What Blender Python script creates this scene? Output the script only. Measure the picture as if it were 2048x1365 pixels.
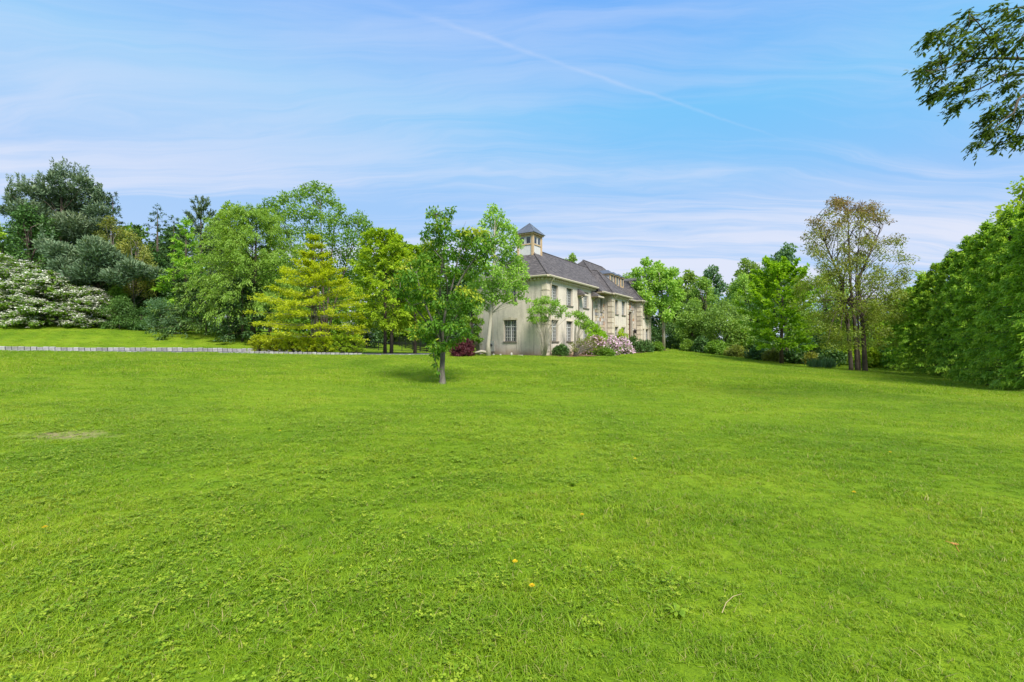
import bpy, math, random
import numpy as np
from mathutils import Vector

# ------------------------------------------------------------------ scene, camera, light
scene = bpy.context.scene
C = scene.collection
for o in list(bpy.data.objects):
    bpy.data.objects.remove(o)

FPX = 910.0          # focal length in pixels of the 2048 wide photograph (16 mm)
EYE = 1.5
cam_d = bpy.data.cameras.new("camera")
cam_d.lens = 16.0
cam_d.sensor_width = 36.0
cam_d.clip_end = 3000
cam_d.clip_start = 0.05
cam = bpy.data.objects.new("camera", cam_d)
C.objects.link(cam)
cam.location = (0, 0, EYE)
cam.rotation_euler = (math.radians(90), 0, 0)
scene.camera = cam

SUN_EL, SUN_AZ = 51.0, 156.0        # azimuth clockwise from +Y
sun_d = bpy.data.lights.new("sun", 'SUN')
sun_d.energy = 2.35
sun_d.angle = math.radians(20)
sun_d.color = (1.0, 0.955, 0.88)
sun = bpy.data.objects.new("sun", sun_d)
C.objects.link(sun)
_sd = Vector((math.sin(math.radians(SUN_AZ)) * math.cos(math.radians(SUN_EL)),
              math.cos(math.radians(SUN_AZ)) * math.cos(math.radians(SUN_EL)),
              math.sin(math.radians(SUN_EL))))
sun.rotation_euler = _sd.to_track_quat('Z', 'Y').to_euler()
sun.location = (60, -60, 80)

scene.view_settings.view_transform = 'Standard'
scene.view_settings.look = 'None'
scene.view_settings.exposure = 1.55
scene.view_settings.gamma = 1.0
scene.view_settings.use_curve_mapping = False


class NT:
    """small node-tree builder"""
    def __init__(self, tree):
        self.t = tree
        self.n = tree.nodes
        self.l = tree.links
    def add(self, typ, **kw):
        nd = self.n.new(typ)
        for k, v in kw.items():
            setattr(nd, k, v)
        return nd
    def link(self, a, b):
        self.l.new(a, b)
    def val(self, sock, v):
        if hasattr(v, 'is_output') or isinstance(v, bpy.types.NodeSocket):
            self.l.new(v, sock)
        else:
            sock.default_value = v
    def math(self, op, a, b=None, c=None, clamp=False):
        nd = self.add('ShaderNodeMath', operation=op)
        nd.use_clamp = clamp
        self.val(nd.inputs[0], a)
        if b is not None:
            self.val(nd.inputs[1], b)
        if c is not None:
            self.val(nd.inputs[2], c)
        return nd.outputs[0]
    def vmath(self, op, a, b=None):
        nd = self.add('ShaderNodeVectorMath', operation=op)
        self.val(nd.inputs[0], a)
        if b is not None:
            self.val(nd.inputs[1], b)
        return nd.outputs['Value'] if op == 'DOT_PRODUCT' else nd.outputs[0]
    def mix(self, fac, a, b, mode='MIX'):
        nd = self.add('ShaderNodeMix', data_type='RGBA', blend_type=mode)
        self.val(nd.inputs[0], fac)
        self.val(nd.inputs[6], a)
        self.val(nd.inputs[7], b)
        return nd.outputs[2]
    def ramp(self, fac, stops, interp='LINEAR'):
        nd = self.add('ShaderNodeValToRGB')
        nd.color_ramp.interpolation = interp
        el = nd.color_ramp.elements
        while len(el) > 1:
            el.remove(el[-1])
        el[0].position = stops[0][0]
        el[0].color = c4(stops[0][1])
        for p, col in stops[1:]:
            e = el.new(p)
            e.color = c4(col)
        self.val(nd.inputs[0], fac)
        return nd.outputs[0]
    def noise(self, vec, scale, detail=4, rough=0.55, dist=0.0):
        nd = self.add('ShaderNodeTexNoise')
        if vec is not None:
            self.val(nd.inputs['Vector'], vec)
        nd.inputs['Scale'].default_value = scale
        nd.inputs['Detail'].default_value = detail
        nd.inputs['Roughness'].default_value = rough
        nd.inputs['Distortion'].default_value = dist
        return nd.outputs[0]
    def mapr(self, v, a, b, c=0.0, d=1.0, smooth=True):
        nd = self.add('ShaderNodeMapRange')
        nd.interpolation_type = 'SMOOTHSTEP' if smooth else 'LINEAR'
        self.val(nd.inputs[0], v)
        for i, x in enumerate((a, b, c, d)):
            nd.inputs[1 + i].default_value = x
        return nd.outputs[0]
    def mapping(self, vec, scale=(1, 1, 1), rot=(0, 0, 0), loc=(0, 0, 0)):
        nd = self.add('ShaderNodeMapping')
        self.val(nd.inputs[0], vec)
        nd.inputs['Scale'].default_value = scale
        nd.inputs['Rotation'].default_value = rot
        nd.inputs['Location'].default_value = loc
        return nd.outputs[0]


def c4(c):
    if isinstance(c, (int, float)):
        return (c, c, c, 1)
    return (c[0], c[1], c[2], 1) if len(c) == 3 else tuple(c)


# ------------------------------------------------------------------ sky
world = bpy.data.worlds.new("World")
scene.world = world
world.use_nodes = True
w = NT(world.node_tree)
w.n.clear()
wo = w.add('ShaderNodeOutputWorld')
bg = w.add('ShaderNodeBackground')
bg.inputs[1].default_value = 0.14
w.link(bg.outputs[0], wo.inputs[0])
sky = w.add('ShaderNodeTexSky', sky_type='NISHITA')
sky.sun_disc = False
sky.sun_elevation = math.radians(SUN_EL)
sky.sun_rotation = math.radians(SUN_AZ)
sky.altitude = 100
sky.air_density = 1.0
sky.dust_density = 0.6
sky.ozone_density = 2.0
tc = w.add('ShaderNodeTexCoord').outputs['Generated']
sep = w.add('ShaderNodeSeparateXYZ')
w.link(tc, sep.inputs[0])
dz = w.math('MAXIMUM', sep.outputs[2], 0.0)
inv = w.math('DIVIDE', 1.0, w.math('ADD', dz, 0.10))
pxn = w.math('MULTIPLY', sep.outputs[0], inv)
pyn = w.math('MULTIPLY', sep.outputs[1], inv)
comb = w.add('ShaderNodeCombineXYZ')
w.link(pxn, comb.inputs[0])
w.link(pyn, comb.inputs[1])
pl = comb.outputs[0]
# wispy cirrus: stretched fractal noise on the cloud layer
warp = w.noise(w.mapping(pl, (0.45, 0.8, 1), (0, 0, 0.06), (3.0, 1.0, 0)), 1.0, 4, 0.55)
wv = w.vmath('ADD', pl, w.vmath('MULTIPLY', w.vmath('SUBTRACT', warp, (0.5, 0.5, 0.5)), (1.8, 0.9, 0)))
n1 = w.noise(w.mapping(wv, (0.22, 1.15, 1), (0, 0, 0.04), (3.7, 2.55, 0)), 1.0, 9, 0.60, 0.3)
n2 = w.noise(w.mapping(wv, (0.40, 5.2, 1), (0, 0, -0.10), (4.1, 1.7, 2.0)), 1.0, 9, 0.66, 0.6)
n3 = w.noise(w.mapping(pl, (0.16, 0.50, 1), (0, 0, 0.15), (7.4, 1.4, 7.0)), 1.0, 4, 0.5)
cl = w.math('ADD', w.math('MULTIPLY', n1, 0.58), w.math('MULTIPLY', n2, 0.42))
cl = w.mapr(w.math('ADD', cl, w.math('MULTIPLY', w.math('SUBTRACT', n3, 0.5), 0.5)), 0.41, 0.64)
# thin veil that thickens towards the horizon and to the left
low = w.mapr(dz, 0.0, 0.50, 1.0, 0.0)
left = w.mapr(sep.outputs[0], -0.75, 0.55, 1.0, 0.0)
amt = w.math('ADD', 0.30, w.math('MULTIPLY', low, 0.70))
fac = w.math('ADD', w.math('MULTIPLY', cl, amt), w.math('MULTIPLY', w.math('POWER', low, 2.6), 0.50), clamp=True)
fac = w.math('ADD', fac, w.math('MULTIPLY', left, 0.16), clamp=True)
# condensation trail: a thin great circle
def pixdir(px, py):
    v = Vector(((px - 1024) / FPX, 1.0, (682.5 - py) / FPX))
    return v.normalized()
ta, tb = pixdir(735, 0), pixdir(1535, 272)
tn = ta.cross(tb).normalized()
wig = w.math('MULTIPLY', w.math('SUBTRACT', w.noise(tc, 3.5, 5, 0.6), 0.5), 0.030)
dist = w.math('ABSOLUTE', w.math('ADD', w.vmath('DOT_PRODUCT', tc, tuple(tn)), w.math('SUBTRACT', wig, -0.004)))
wid = w.mapr(sep.outputs[0], -0.3, 0.45, 0.009, 0.0028, False)
trail = w.math('SUBTRACT', 1.0, w.math('DIVIDE', dist, wid), clamp=True)
trail = w.math('MULTIPLY', trail, w.math('MULTIPLY', w.mapr(sep.outputs[0], -0.32, 0.02), w.mapr(sep.outputs[0], 0.36, 0.52, 1.0, 0.0)))
trail = w.math('MULTIPLY', trail, w.mapr(w.noise(tc, 14, 4), 0.25, 0.6, 0.35, 1.0))
trail = w.math('MULTIPLY', trail, w.mapr(sep.outputs[1], 0.3, 0.5))
fac = w.math('ADD', fac, w.math('MULTIPLY', trail, 0.17), clamp=True)
skyc = w.mix(1.0, sky.outputs[0], (0.41, 0.72, 0.98, 1), 'MULTIPLY')
skyc = w.mix(1.0, skyc, (0.73, 1.39, 2.35, 1), 'DARKEN')
SKY_CLOUD = (1.82, 1.96, 2.36, 1)
w.link(w.mix(fac, skyc, SKY_CLOUD), bg.inputs[0])

# ------------------------------------------------------------------ helpers
def at(px, py, d):
    return Vector(((px - 1024) / FPX * d, d, EYE - (py - 682.5) / FPX * d))


def link_mesh(name, me, mat=None, parent=None, kind=None):
    o = bpy.data.objects.new(name, me)
    C.objects.link(o)
    if mat is not None and not me.materials:
        me.materials.append(mat)
    if parent is not None:
        o.parent = parent
    if kind:
        o['kind'] = kind
    return o


def tag(o, label=None, cat=None, group=None, kind=None):
    if label: o['label'] = label
    if cat: o['category'] = cat
    if group: o['group'] = group
    if kind: o['kind'] = kind
    return o


def empty(name, loc, rz=0.0, label=None, cat=None, group=None):
    o = bpy.data.objects.new(name, None)
    C.objects.link(o)
    o.empty_display_size = 0.3
    o.location = loc
    o.rotation_euler = (0, 0, rz)
    return tag(o, label, cat, group)


class MB:
    """collects polygons, builds one mesh"""
    def __init__(self):
        self.v = []
        self.f = []
        self.m = []
    def poly(self, pts, mi=0):
        b = len(self.v)
        self.v.extend([tuple(p) for p in pts])
        self.f.append(tuple(range(b, b + len(pts))))
        self.m.append(mi)
        return self
    def box(self, x0, x1, y0, y1, z0, z1, mi=0, taper=0.0):
        b = len(self.v)
        t = taper
        self.v += [(x0, y0, z0), (x1, y0, z0), (x1, y1, z0), (x0, y1, z0),
                   (x0 + t, y0 + t, z1), (x1 - t, y0 + t, z1), (x1 - t, y1 - t, z1), (x0 + t, y1 - t, z1)]
        for q in ((0, 3, 2, 1), (4, 5, 6, 7), (0, 1, 5, 4), (1, 2, 6, 5), (2, 3, 7, 6), (3, 0, 4, 7)):
            self.f.append(tuple(b + i for i in q))
            self.m.append(mi)
        return self
    def tube(self, pts, rad, sides=6, mi=0, cap=True):
        pts = [Vector(p) for p in pts]
        n = len(pts)
        if not hasattr(rad, '__len__'):
            rad = [rad] * n
        b = len(self.v)
        up = Vector((0.13, 0.21, 1)).normalized()
        for i in range(n):
            d = (pts[min(i + 1, n - 1)] - pts[max(i - 1, 0)])
            d = d.normalized() if d.length > 1e-9 else Vector((0, 0, 1))
            s = d.cross(up)
            if s.length < 0.05:
                s = d.cross(Vector((1, 0, 0)))
            s.normalize()
            u = s.cross(d).normalized()
            for k in range(sides):
                a = 2 * math.pi * k / sides
                self.v.append(tuple(pts[i] + (s * math.cos(a) + u * math.sin(a)) * rad[i]))
        for i in range(n - 1):
            for k in range(sides):
                k2 = (k + 1) % sides
                self.f.append((b + i * sides + k, b + i * sides + k2, b + (i + 1) * sides + k2, b + (i + 1) * sides + k))
                self.m.append(mi)
        if cap:
            self.f.append(tuple(b + k for k in reversed(range(sides))))
            self.m.append(mi)
            self.f.append(tuple(b + (n - 1) * sides + k for k in range(sides)))
            self.m.append(mi)
        return self
    def mesh(self, name, uv=False, smooth=False):
        me = bpy.data.meshes.new(name)
        me.from_pydata(self.v, [], self.f)
        if any(self.m):
            me.polygons.foreach_set('material_index', self.m)
        if smooth:
            me.polygons.foreach_set('use_smooth', [True] * len(self.f))
        if uv:
            l = me.uv_layers.new(name='uv')
            Z = Vector((0, 0, 1))
            for p in me.polygons:
                nn = p.normal
                e = Z.cross(nn)
                e = e.normalized() if e.length > 1e-4 else Vector((1, 0, 0))
                g = nn.cross(e)
                for li in p.loop_indices:
                    co = me.vertices[me.loops[li].vertex_index].co
                    l.data[li].uv = (co.dot(e), co.dot(g))
        me.update()
        return me
    def build(self, name, mat, parent=None, kind=None, uv=False, smooth=False):
        me = self.mesh(name, uv, smooth)
        for m_ in (mat if isinstance(mat, (list, tuple)) else [mat]):
            me.materials.append(m_)
        return link_mesh(name, me, None, parent, kind)


def np_mesh(name, verts, quads, mat, attrs=None):
    """verts (N,3), quads (M,4) numpy -> mesh, float point attributes"""
    me = bpy.data.meshes.new(name)
    me.vertices.add(len(verts))
    me.vertices.foreach_set('co', np.ascontiguousarray(verts, dtype=np.float32).ravel())
    M = len(quads)
    k = quads.shape[1]
    me.loops.add(M * k)
    me.loops.foreach_set('vertex_index', np.ascontiguousarray(quads, dtype=np.int32).ravel())
    me.polygons.add(M)
    me.polygons.foreach_set('loop_start', np.arange(0, M * k, k, dtype=np.int32))
    me.polygons.foreach_set('loop_total', np.full(M, k, dtype=np.int32))
    if attrs:
        for an, av in attrs.items():
            a = me.attributes.new(an, 'FLOAT', 'POINT')
            a.data.foreach_set('value', np.ascontiguousarray(av, dtype=np.float32))
    if mat is not None:
        me.materials.append(mat)
    me.update(calc_edges=True)
    return me


# ------------------------------------------------------------------ materials
def mat_new(name):
    m = bpy.data.materials.new(name)
    m.use_nodes = True
    t = NT(m.node_tree)
    t.n.clear()
    out = t.add('ShaderNodeOutputMaterial')
    return m, t, out


def principled(t, out, col, rough=0.7, spec=0.3, bump=None, bump_str=0.3, bump_dist=0.02, metal=0.0):
    p = t.add('ShaderNodeBsdfPrincipled')
    t.val(p.inputs['Base Color'], c4(col) if isinstance(col, (tuple, list)) else col)
    t.val(p.inputs['Roughness'], rough)
    p.inputs['Specular IOR Level'].default_value = spec
    p.inputs['Metallic'].default_value = metal
    if bump is not None:
        b = t.add('ShaderNodeBump')
        b.inputs['Strength'].default_value = bump_str
        b.inputs['Distance'].default_value = bump_dist
        t.link(bump, b.inputs['Height'])
        t.link(b.outputs[0], p.inputs['Normal'])
    t.link(p.outputs[0], out.inputs[0])
    return p


def simple_mat(name, col, rough=0.7, spec=0.3, var=0.15, scale=6.0, metal=0.0, bump=0.2):
    m, t, out = mat_new(name)
    co = t.add('ShaderNodeTexCoord').outputs['Object']
    n = t.noise(co, scale, 5)
    a = tuple(x * (1 - var) for x in col)
    b = tuple(min(1, x * (1 + var)) for x in col)
    hs = t.add('ShaderNodeHueSaturation')
    t.link(t.ramp(n, [(0.3, a), (0.7, b)]), hs.inputs['Color'])
    t.link(t.mapr(t.add('ShaderNodeObjectInfo').outputs['Random'], 0, 1, 1 - var, 1 + var, False), hs.inputs['Value'])
    principled(t, out, hs.outputs[0], rough, spec, n, bump, 0.01, metal)
    return m


def leaf_mat(name, dark, mid, light, trans=0.46, rough=0.5, spec=0.25, gain=1.0, warm=(1.25, 1.2, 0.55, 1)):
    dark, mid, light = [tuple(x * gain for x in q) for q in (dark, mid, light)]
    dark = tuple(d_ * 0.7 + m_ * 0.3 for d_, m_ in zip(dark, mid))
    dark, mid, light = [(q[0] * 1.08, q[1], q[2]) for q in (dark, mid, light)]
    m, t, out = mat_new(name)
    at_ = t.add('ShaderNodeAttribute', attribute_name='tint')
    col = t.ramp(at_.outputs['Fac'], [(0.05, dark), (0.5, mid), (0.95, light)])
    oi = t.add('ShaderNodeObjectInfo')
    hs = t.add('ShaderNodeHueSaturation')
    t.link(col, hs.inputs['Color'])
    t.link(t.mapr(oi.outputs['Random'], 0, 1, 0.495, 0.505, False), hs.inputs['Hue'])
    t.link(t.mapr(oi.outputs['Random'], 0, 1, 0.92, 1.08, False), hs.inputs['Value'])
    p = t.add('ShaderNodeBsdfPrincipled')
    t.link(hs.outputs[0], p.inputs['Base Color'])
    p.inputs['Roughness'].default_value = rough
    p.inputs['Specular IOR Level'].default_value = spec
    tr = t.add('ShaderNodeBsdfTranslucent')
    t.link(t.mix(1.0, hs.outputs[0], warm, 'MULTIPLY'), tr.inputs[0])
    mx = t.add('ShaderNodeMixShader')
    mx.inputs[0].default_value = trans
    t.link(p.outputs[0], mx.inputs[1])
    t.link(tr.outputs[0], mx.inputs[2])
    t.link(mx.outputs[0], out.inputs[0])
    return m


def bark_mat(name, a, b):
    m, t, out = mat_new(name)
    co = t.add('ShaderNodeTexCoord').outputs['Object']
    n = t.noise(t.mapping(co, (9, 9, 1.6)), 2.2, 6, 0.65)
    n2 = t.noise(co, 1.7, 4)
    col = t.mix(t.mapr(n2, 0.35, 0.7), t.ramp(n, [(0.3, a), (0.7, b)]), tuple(x * 0.8 + 0.02 for x in b) + (1,))
    principled(t, out, col, 0.9, 0.1, n, 0.9, 0.03)
    return m

# ------------------------------------------------------------------ terrain
_ctrl = []
def cp(px, py, d): _ctrl.append(tuple(at(px, py, d)))
def cw(x, y, z): _ctrl.append((x, y, z))
for x, y, z in [(0, 0, 0), (-6, 0, 0), (6, 0, -0.03), (0, 5, 0), (-6, 6, 0.04), (6, 6, -0.06), (0, 11, -0.02),
                (-9, 11, 0.12), (9, 10, -0.14), (0, -20, 0), (-25, -10, 0.4), (25, -10, -0.3), (18, 4, -0.2),
                (-18, 10, 0.35), (-30, 14, 0.9), (5, 22, 0.10), (12, 24, -0.12)]:
    cw(x, y, z)
cp(885, 768, 15.9)
for a in [(-150, 702, 23), (0, 703, 24), (250, 705.2, 26), (490, 707.5, 28.5), (725, 711.5, 30), (860, 710, 35),
          (0, 701.5, 31.5), (250, 703, 34), (490, 704.5, 37), (725, 706.5, 42), (860, 707, 46),
          (-150, 690, 36), (0, 691, 35), (250, 698, 38),
          (1094, 712.5, 35.3), (968, 709.5, 38.5), (1200, 706, 46), (1285, 701.0, 55), (1335, 699.0, 61), (1140, 710, 40),
          (1420, 708, 56), (1500, 716, 50), (1620, 734, 41), (1715, 742, 34), (1795, 740, 37), (1900, 766, 23), (2048, 793, 15.5),
          (1870, 752, 29), (1450, 722, 36), (1250, 714, 37),
          (0, 645, 50), (200, 652.5, 50), (360, 665, 50), (520, 675, 49), (-200, 640, 50), (120, 668, 42), (380, 683, 43),
          (620, 688, 52), (750, 701, 60), (870, 703, 62), (940, 705, 60)]:
    cp(*a)
for x, y, z in [(-70, 90, 5.0), (0, 110, 0.0), (60, 110, -2.5), (60, 40, -1.6), (-90, 40, 4.5), (35, 20, -0.9), (40, -20, -0.8), (-40, -30, 0.8)]:
    cw(x, y, z)
_P = np.array(_ctrl)
def _U(r2):
    return np.where(r2 > 1e-12, 0.5 * r2 * np.log(np.maximum(r2, 1e-12)), 0.0)
_n = len(_P)
_K = _U(((_P[:, None, :2] - _P[None, :, :2]) ** 2).sum(-1)) + np.eye(_n) * 0.6
_A = np.zeros((_n + 3, _n + 3))
_A[:_n, :_n] = _K
_A[:_n, _n] = 1
_A[:_n, _n + 1:] = _P[:, :2]
_A[_n:, :_n] = _A[:_n, _n:].T
_W = np.linalg.solve(_A, np.concatenate([_P[:, 2], np.zeros(3)]))
def zg_arr(x, y):
    x = np.asarray(x, dtype=float)
    y = np.asarray(y, dtype=float)
    out = np.empty(x.shape).ravel()
    xf, yf = x.ravel(), y.ravel()
    xc, yc = np.clip(xf, -95, 70), np.clip(yf, -35, 115)
    for s in range(0, len(xf), 20000):
        a, b = xc[s:s + 20000], yc[s:s + 20000]
        r2 = (a[:, None] - _P[None, :, 0]) ** 2 + (b[:, None] - _P[None, :, 1]) ** 2
        out[s:s + 20000] = _U(r2) @ _W[:_n] + _W[_n] + a * _W[_n + 1] + b * _W[_n + 2]
    return out.reshape(x.shape)
def zg(x, y):
    return float(zg_arr(np.array([x]), np.array([y]))[0])


def lines(parts):
    out = []
    for a, b, s in parts:
        out += list(np.arange(a, b, s))
    out.append(parts[-1][1])
    return np.array(out)
gx = lines([(-900, -110, 60), (-110, -50, 4), (-50, 50, 0.7), (50, 110, 4), (110, 900, 60)])
gy = lines([(-200, -20, 15), (-20, 0, 2), (0, 72, 0.6), (72, 130, 4), (130, 1400, 70)])
GX, GY = np.meshgrid(gx, gy)
GZ = zg_arr(GX, GY)
rngG = np.random.default_rng(3)
def bumps(x, y):
    return (0.012 * np.sin(x * 1.9 + 0.7 * np.sin(y * 1.3)) * np.sin(y * 1.7 + x * 0.4)
            + 0.02 * np.sin(x * 0.63 + 1.2) * np.sin(y * 0.81 - x * 0.2))
def ground_z(x, y):
    return zg_arr(x, y) + bumps(np.asarray(x), np.asarray(y))
GZ = GZ + bumps(GX, GY)
ny, nx = GX.shape
idx = np.arange(nx * ny).reshape(ny, nx)
quads = np.stack([idx[:-1, :-1], idx[:-1, 1:], idx[1:, 1:], idx[1:, :-1]], -1).reshape(-1, 4)


def lawn_color(t, pos):
    """shared colour logic of turf: patches of lighter, yellower and darker grass"""
    a = t.noise(pos, 0.22, 3, 0.5)
    b = t.noise(t.mapping(pos, (0.7, 1.6, 1)), 1.1, 4, 0.6)
    c = t.noise(pos, 5.0, 3, 0.6)
    k = t.math('ADD', t.math('MULTIPLY', a, 0.45), t.math('ADD', t.math('MULTIPLY', b, 0.38), t.math('MULTIPLY', c, 0.17)))
    s = t.add('ShaderNodeSeparateXYZ')
    t.link(pos, s.inputs[0])
    st = t.math('SINE', t.math('MULTIPLY', t.math('ADD', t.math('MULTIPLY', s.outputs[0], 0.80), t.math('MULTIPLY', s.outputs[1], 0.60)), 3.3))
    on = t.mapr(s.outputs[2], 0.95, 1.5)
    k = t.math('ADD', k, t.math('MULTIPLY', t.math('MULTIPLY', st, on), 0.035))
    return t.mapr(k, 0.36, 0.64)


def bare_mask(t, pos):
    """worn, thin spots in the turf"""
    d = t.vmath('SUBTRACT', pos, (-6.85, 7.0, 0))
    s = t.add('ShaderNodeSeparateXYZ')
    t.link(t.vmath('MULTIPLY', d, (1.0, 1.9, 0)), s.inputs[0])
    r = t.math('SQRT', t.math('ADD', t.math('POWER', t.math('ABSOLUTE', s.outputs[0]), 2.0), t.math('POWER', t.math('ABSOLUTE', s.outputs[1]), 2.0)))
    nz = t.noise(pos, 3.0, 5, 0.7)
    return t.math('MULTIPLY', t.mapr(t.math('SUBTRACT', r, t.math('MULTIPLY', nz, 1.3)), -0.45, 0.30, 1.0, 0.0), t.mapr(t.noise(pos, 9.0, 4, 0.7), 0.35, 0.6, 0.45, 1.0))


mg, t, out = mat_new("turf_soil")
pos = t.add('ShaderNodeNewGeometry').outputs['Position']
k = lawn_color(t, pos)
fine = t.noise(pos, 38.0, 4, 0.7)
col = t.ramp(k, [(0.0, (0.110, 0.195, 0.008)), (0.5, (0.160, 0.250, 0.010)), (1.0, (0.21, 0.30, 0.016))])
col = t.mix(t.mapr(fine, 0.3, 0.75, 0.0, 0.55), col, (0.05, 0.10, 0.012, 1))
col = t.mix(bare_mask(t, pos), col, (0.30, 0.235, 0.13, 1))
principled(t, out, col, 0.95, 0.05, fine, 0.6, 0.03)
lawn = link_mesh("lawn", np_mesh("lawn", np.stack([GX, GY, GZ], -1).reshape(-1, 3), quads, mg))
tag(lawn, kind='structure')
lawn.data.polygons.foreach_set('use_smooth', [True] * len(lawn.data.polygons))

# ------------------------------------------------------------------ grass (stuff)
m_blade, t, out = mat_new("grass_blade")
pos = t.add('ShaderNodeNewGeometry').outputs['Position']
k = lawn_color(t, pos)
ob = t.add('ShaderNodeObjectInfo')
tn_ = t.add('ShaderNodeAttribute', attribute_name='tint').outputs['Fac']
kk = t.math('ADD', t.math('MULTIPLY', k, 0.44), t.math('ADD', t.math('MULTIPLY', ob.outputs['Random'], 0.18), t.math('MULTIPLY', tn_, 0.42)))
col = t.ramp(kk, [(0.08, (0.110, 0.225, 0.010)), (0.42, (0.192, 0.325, 0.012)), (0.68, (0.275, 0.392, 0.016)), (0.98, (0.42, 0.43, 0.05))])
col = t.mix(t.mapr(tn_, 0.93, 0.97), col, (0.42, 0.36, 0.14, 1))
straw = t.math('MULTIPLY', t.mapr(t.noise(t.mapping(pos, (0.8, 1.3, 1)), 0.75, 6, 0.7), 0.60, 0.74), t.mapr(t.noise(pos, 7.0, 3, 0.7), 0.35, 0.6))
col = t.mix(t.math('MULTIPLY', straw, 0.55), col, (0.36, 0.36, 0.07, 1))
p = t.add('ShaderNodeBsdfPrincipled')
t.link(col, p.inputs['Base Color'])
p.inputs['Roughness'].default_value = 0.5
p.inputs['Specular IOR Level'].default_value = 0.22
tr = t.add('ShaderNodeBsdfTranslucent')
t.link(t.mix(1.0, col, (1.2, 1.15, 0.6, 1), 'MULTIPLY'), tr.inputs[0])
mx = t.add('ShaderNodeMixShader')
mx.inputs[0].default_value = 0.38
t.link(p.outputs[0], mx.inputs[1])
t.link(tr.outputs[0], mx.inputs[2])
t.link(mx.outputs[0], out.inputs[0])


def tuft_mesh(name, seed, n, rad, h0, h1, wd, segs, lean=0.5):
    r = np.random.default_rng(seed)
    V, F, T = [], [], []
    for i in range(n):
        a = r.uniform(0, 2 * math.pi)
        q = rad * math.sqrt(r.uniform())
        bx_, by_ = q * math.cos(a), q * math.sin(a)
        h = r.uniform(h0, h1)
        az = r.uniform(0, 2 * math.pi)
        ln = h * lean * r.uniform(0.2, 1.3)
        dx, dy = math.cos(az) * ln, math.sin(az) * ln
        wa = az + math.pi / 2 + r.uniform(-0.6, 0.6)
        wx, wy = math.cos(wa) * wd * r.uniform(0.7, 1.3) / 2, math.sin(wa) * wd / 2
        ti = r.uniform()
        b = len(V)
        for s in range(segs):
            f = s / segs
            zz = h * (f - 0.28 * f * f * min(lean, 1.5))
            V += [(bx_ + dx * f * f - wx * (1 - f * .5), by_ + dy * f * f - wy * (1 - f * .5), zz - 0.004),
                  (bx_ + dx * f * f + wx * (1 - f * .5), by_ + dy * f * f + wy * (1 - f * .5), zz - 0.004)]
            T += [ti, ti]
        V.append((bx_ + dx, by_ + dy, h * (1 - 0.28 * min(lean, 1.5))))
        T.append(ti)
        for s in range(segs - 1):
            F.append((b + 2 * s, b + 2 * s + 1, b + 2 * s + 3, b + 2 * s + 2))
        F.append((b + 2 * segs - 2, b + 2 * segs - 1, b + 2 * segs))
    me = bpy.data.meshes.new(name)
    me.from_pydata(V, [], F)
    a = me.attributes.new('tint', 'FLOAT', 'POINT')
    a.data.foreach_set('value', T)
    return me


def scatter(name, label, cat, pts, rz, scl, pick, sources, mat, tilt=0.12, seed=1):
    """one stuff object: points carrying instances of the source meshes"""
    r = np.random.default_rng(seed)
    coll = bpy.data.collections.new(name + "_sources")
    for i, me in enumerate(sources):
        if not me.materials:
            me.materials.append(mat)
        so = bpy.data.objects.new("%s_source_%02d" % (name, i), me)
        coll.objects.link(so)
    me = bpy.data.meshes.new(name)
    me.vertices.add(len(pts))
    me.vertices.foreach_set('co', np.ascontiguousarray(pts, dtype=np.float32).ravel())
    rot = np.stack([r.normal(0, tilt, len(pts)), r.normal(0, tilt, len(pts)), rz], -1)
    a = me.attributes.new('rot', 'FLOAT_VECTOR', 'POINT')
    a.data.foreach_set('vector', rot.astype(np.float32).ravel())
    a = me.attributes.new('scl', 'FLOAT', 'POINT')
    a.data.foreach_set('value', np.asarray(scl, dtype=np.float32))
    a = me.attributes.new('pick', 'INT', 'POINT')
    a.data.foreach_set('value', np.asarray(pick, dtype=np.int32))
    o = link_mesh(name, me)
    tag(o, label, cat, kind='stuff')
    ng = bpy.data.node_groups.new(name + "_scatter", 'GeometryNodeTree')
    ng.interface.new_socket('Geometry', in_out='INPUT', socket_type='NodeSocketGeometry')
    ng.interface.new_socket('Geometry', in_out='OUTPUT', socket_type='NodeSocketGeometry')
    g = NT(ng)
    gi, go = g.add('NodeGroupInput'), g.add('NodeGroupOutput')
    ci = g.add('GeometryNodeCollectionInfo')
    ci.inputs['Collection'].default_value = coll
    ci.inputs['Separate Children'].default_value = True
    ci.inputs['Reset Children'].default_value = True
    ip = g.add('GeometryNodeInstanceOnPoints')
    g.link(gi.outputs[0], ip.inputs['Points'])
    g.link(ci.outputs[0], ip.inputs['Instance'])
    ip.inputs['Pick Instance'].default_value = True
    def na(n_, ty):
        x = g.add('GeometryNodeInputNamedAttribute', data_type=ty)
        x.inputs['Name'].default_value = n_
        return [s for s in x.outputs if s.name == 'Attribute' and s.enabled][0]
    g.link(na('pick', 'INT'), ip.inputs['Instance Index'])
    rot_s = na('rot', 'FLOAT_VECTOR')
    er = g.add('FunctionNodeEulerToRotation')
    g.link(rot_s, er.inputs[0])
    g.link(er.outputs[0], ip.inputs['Rotation'])
    g.link(na('scl', 'FLOAT'), ip.inputs['Scale'])
    g.link(ip.outputs[0], go.inputs[0])
    md = o.modifiers.new("scatter", 'NODES')
    md.node_group = ng
    return o


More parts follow.
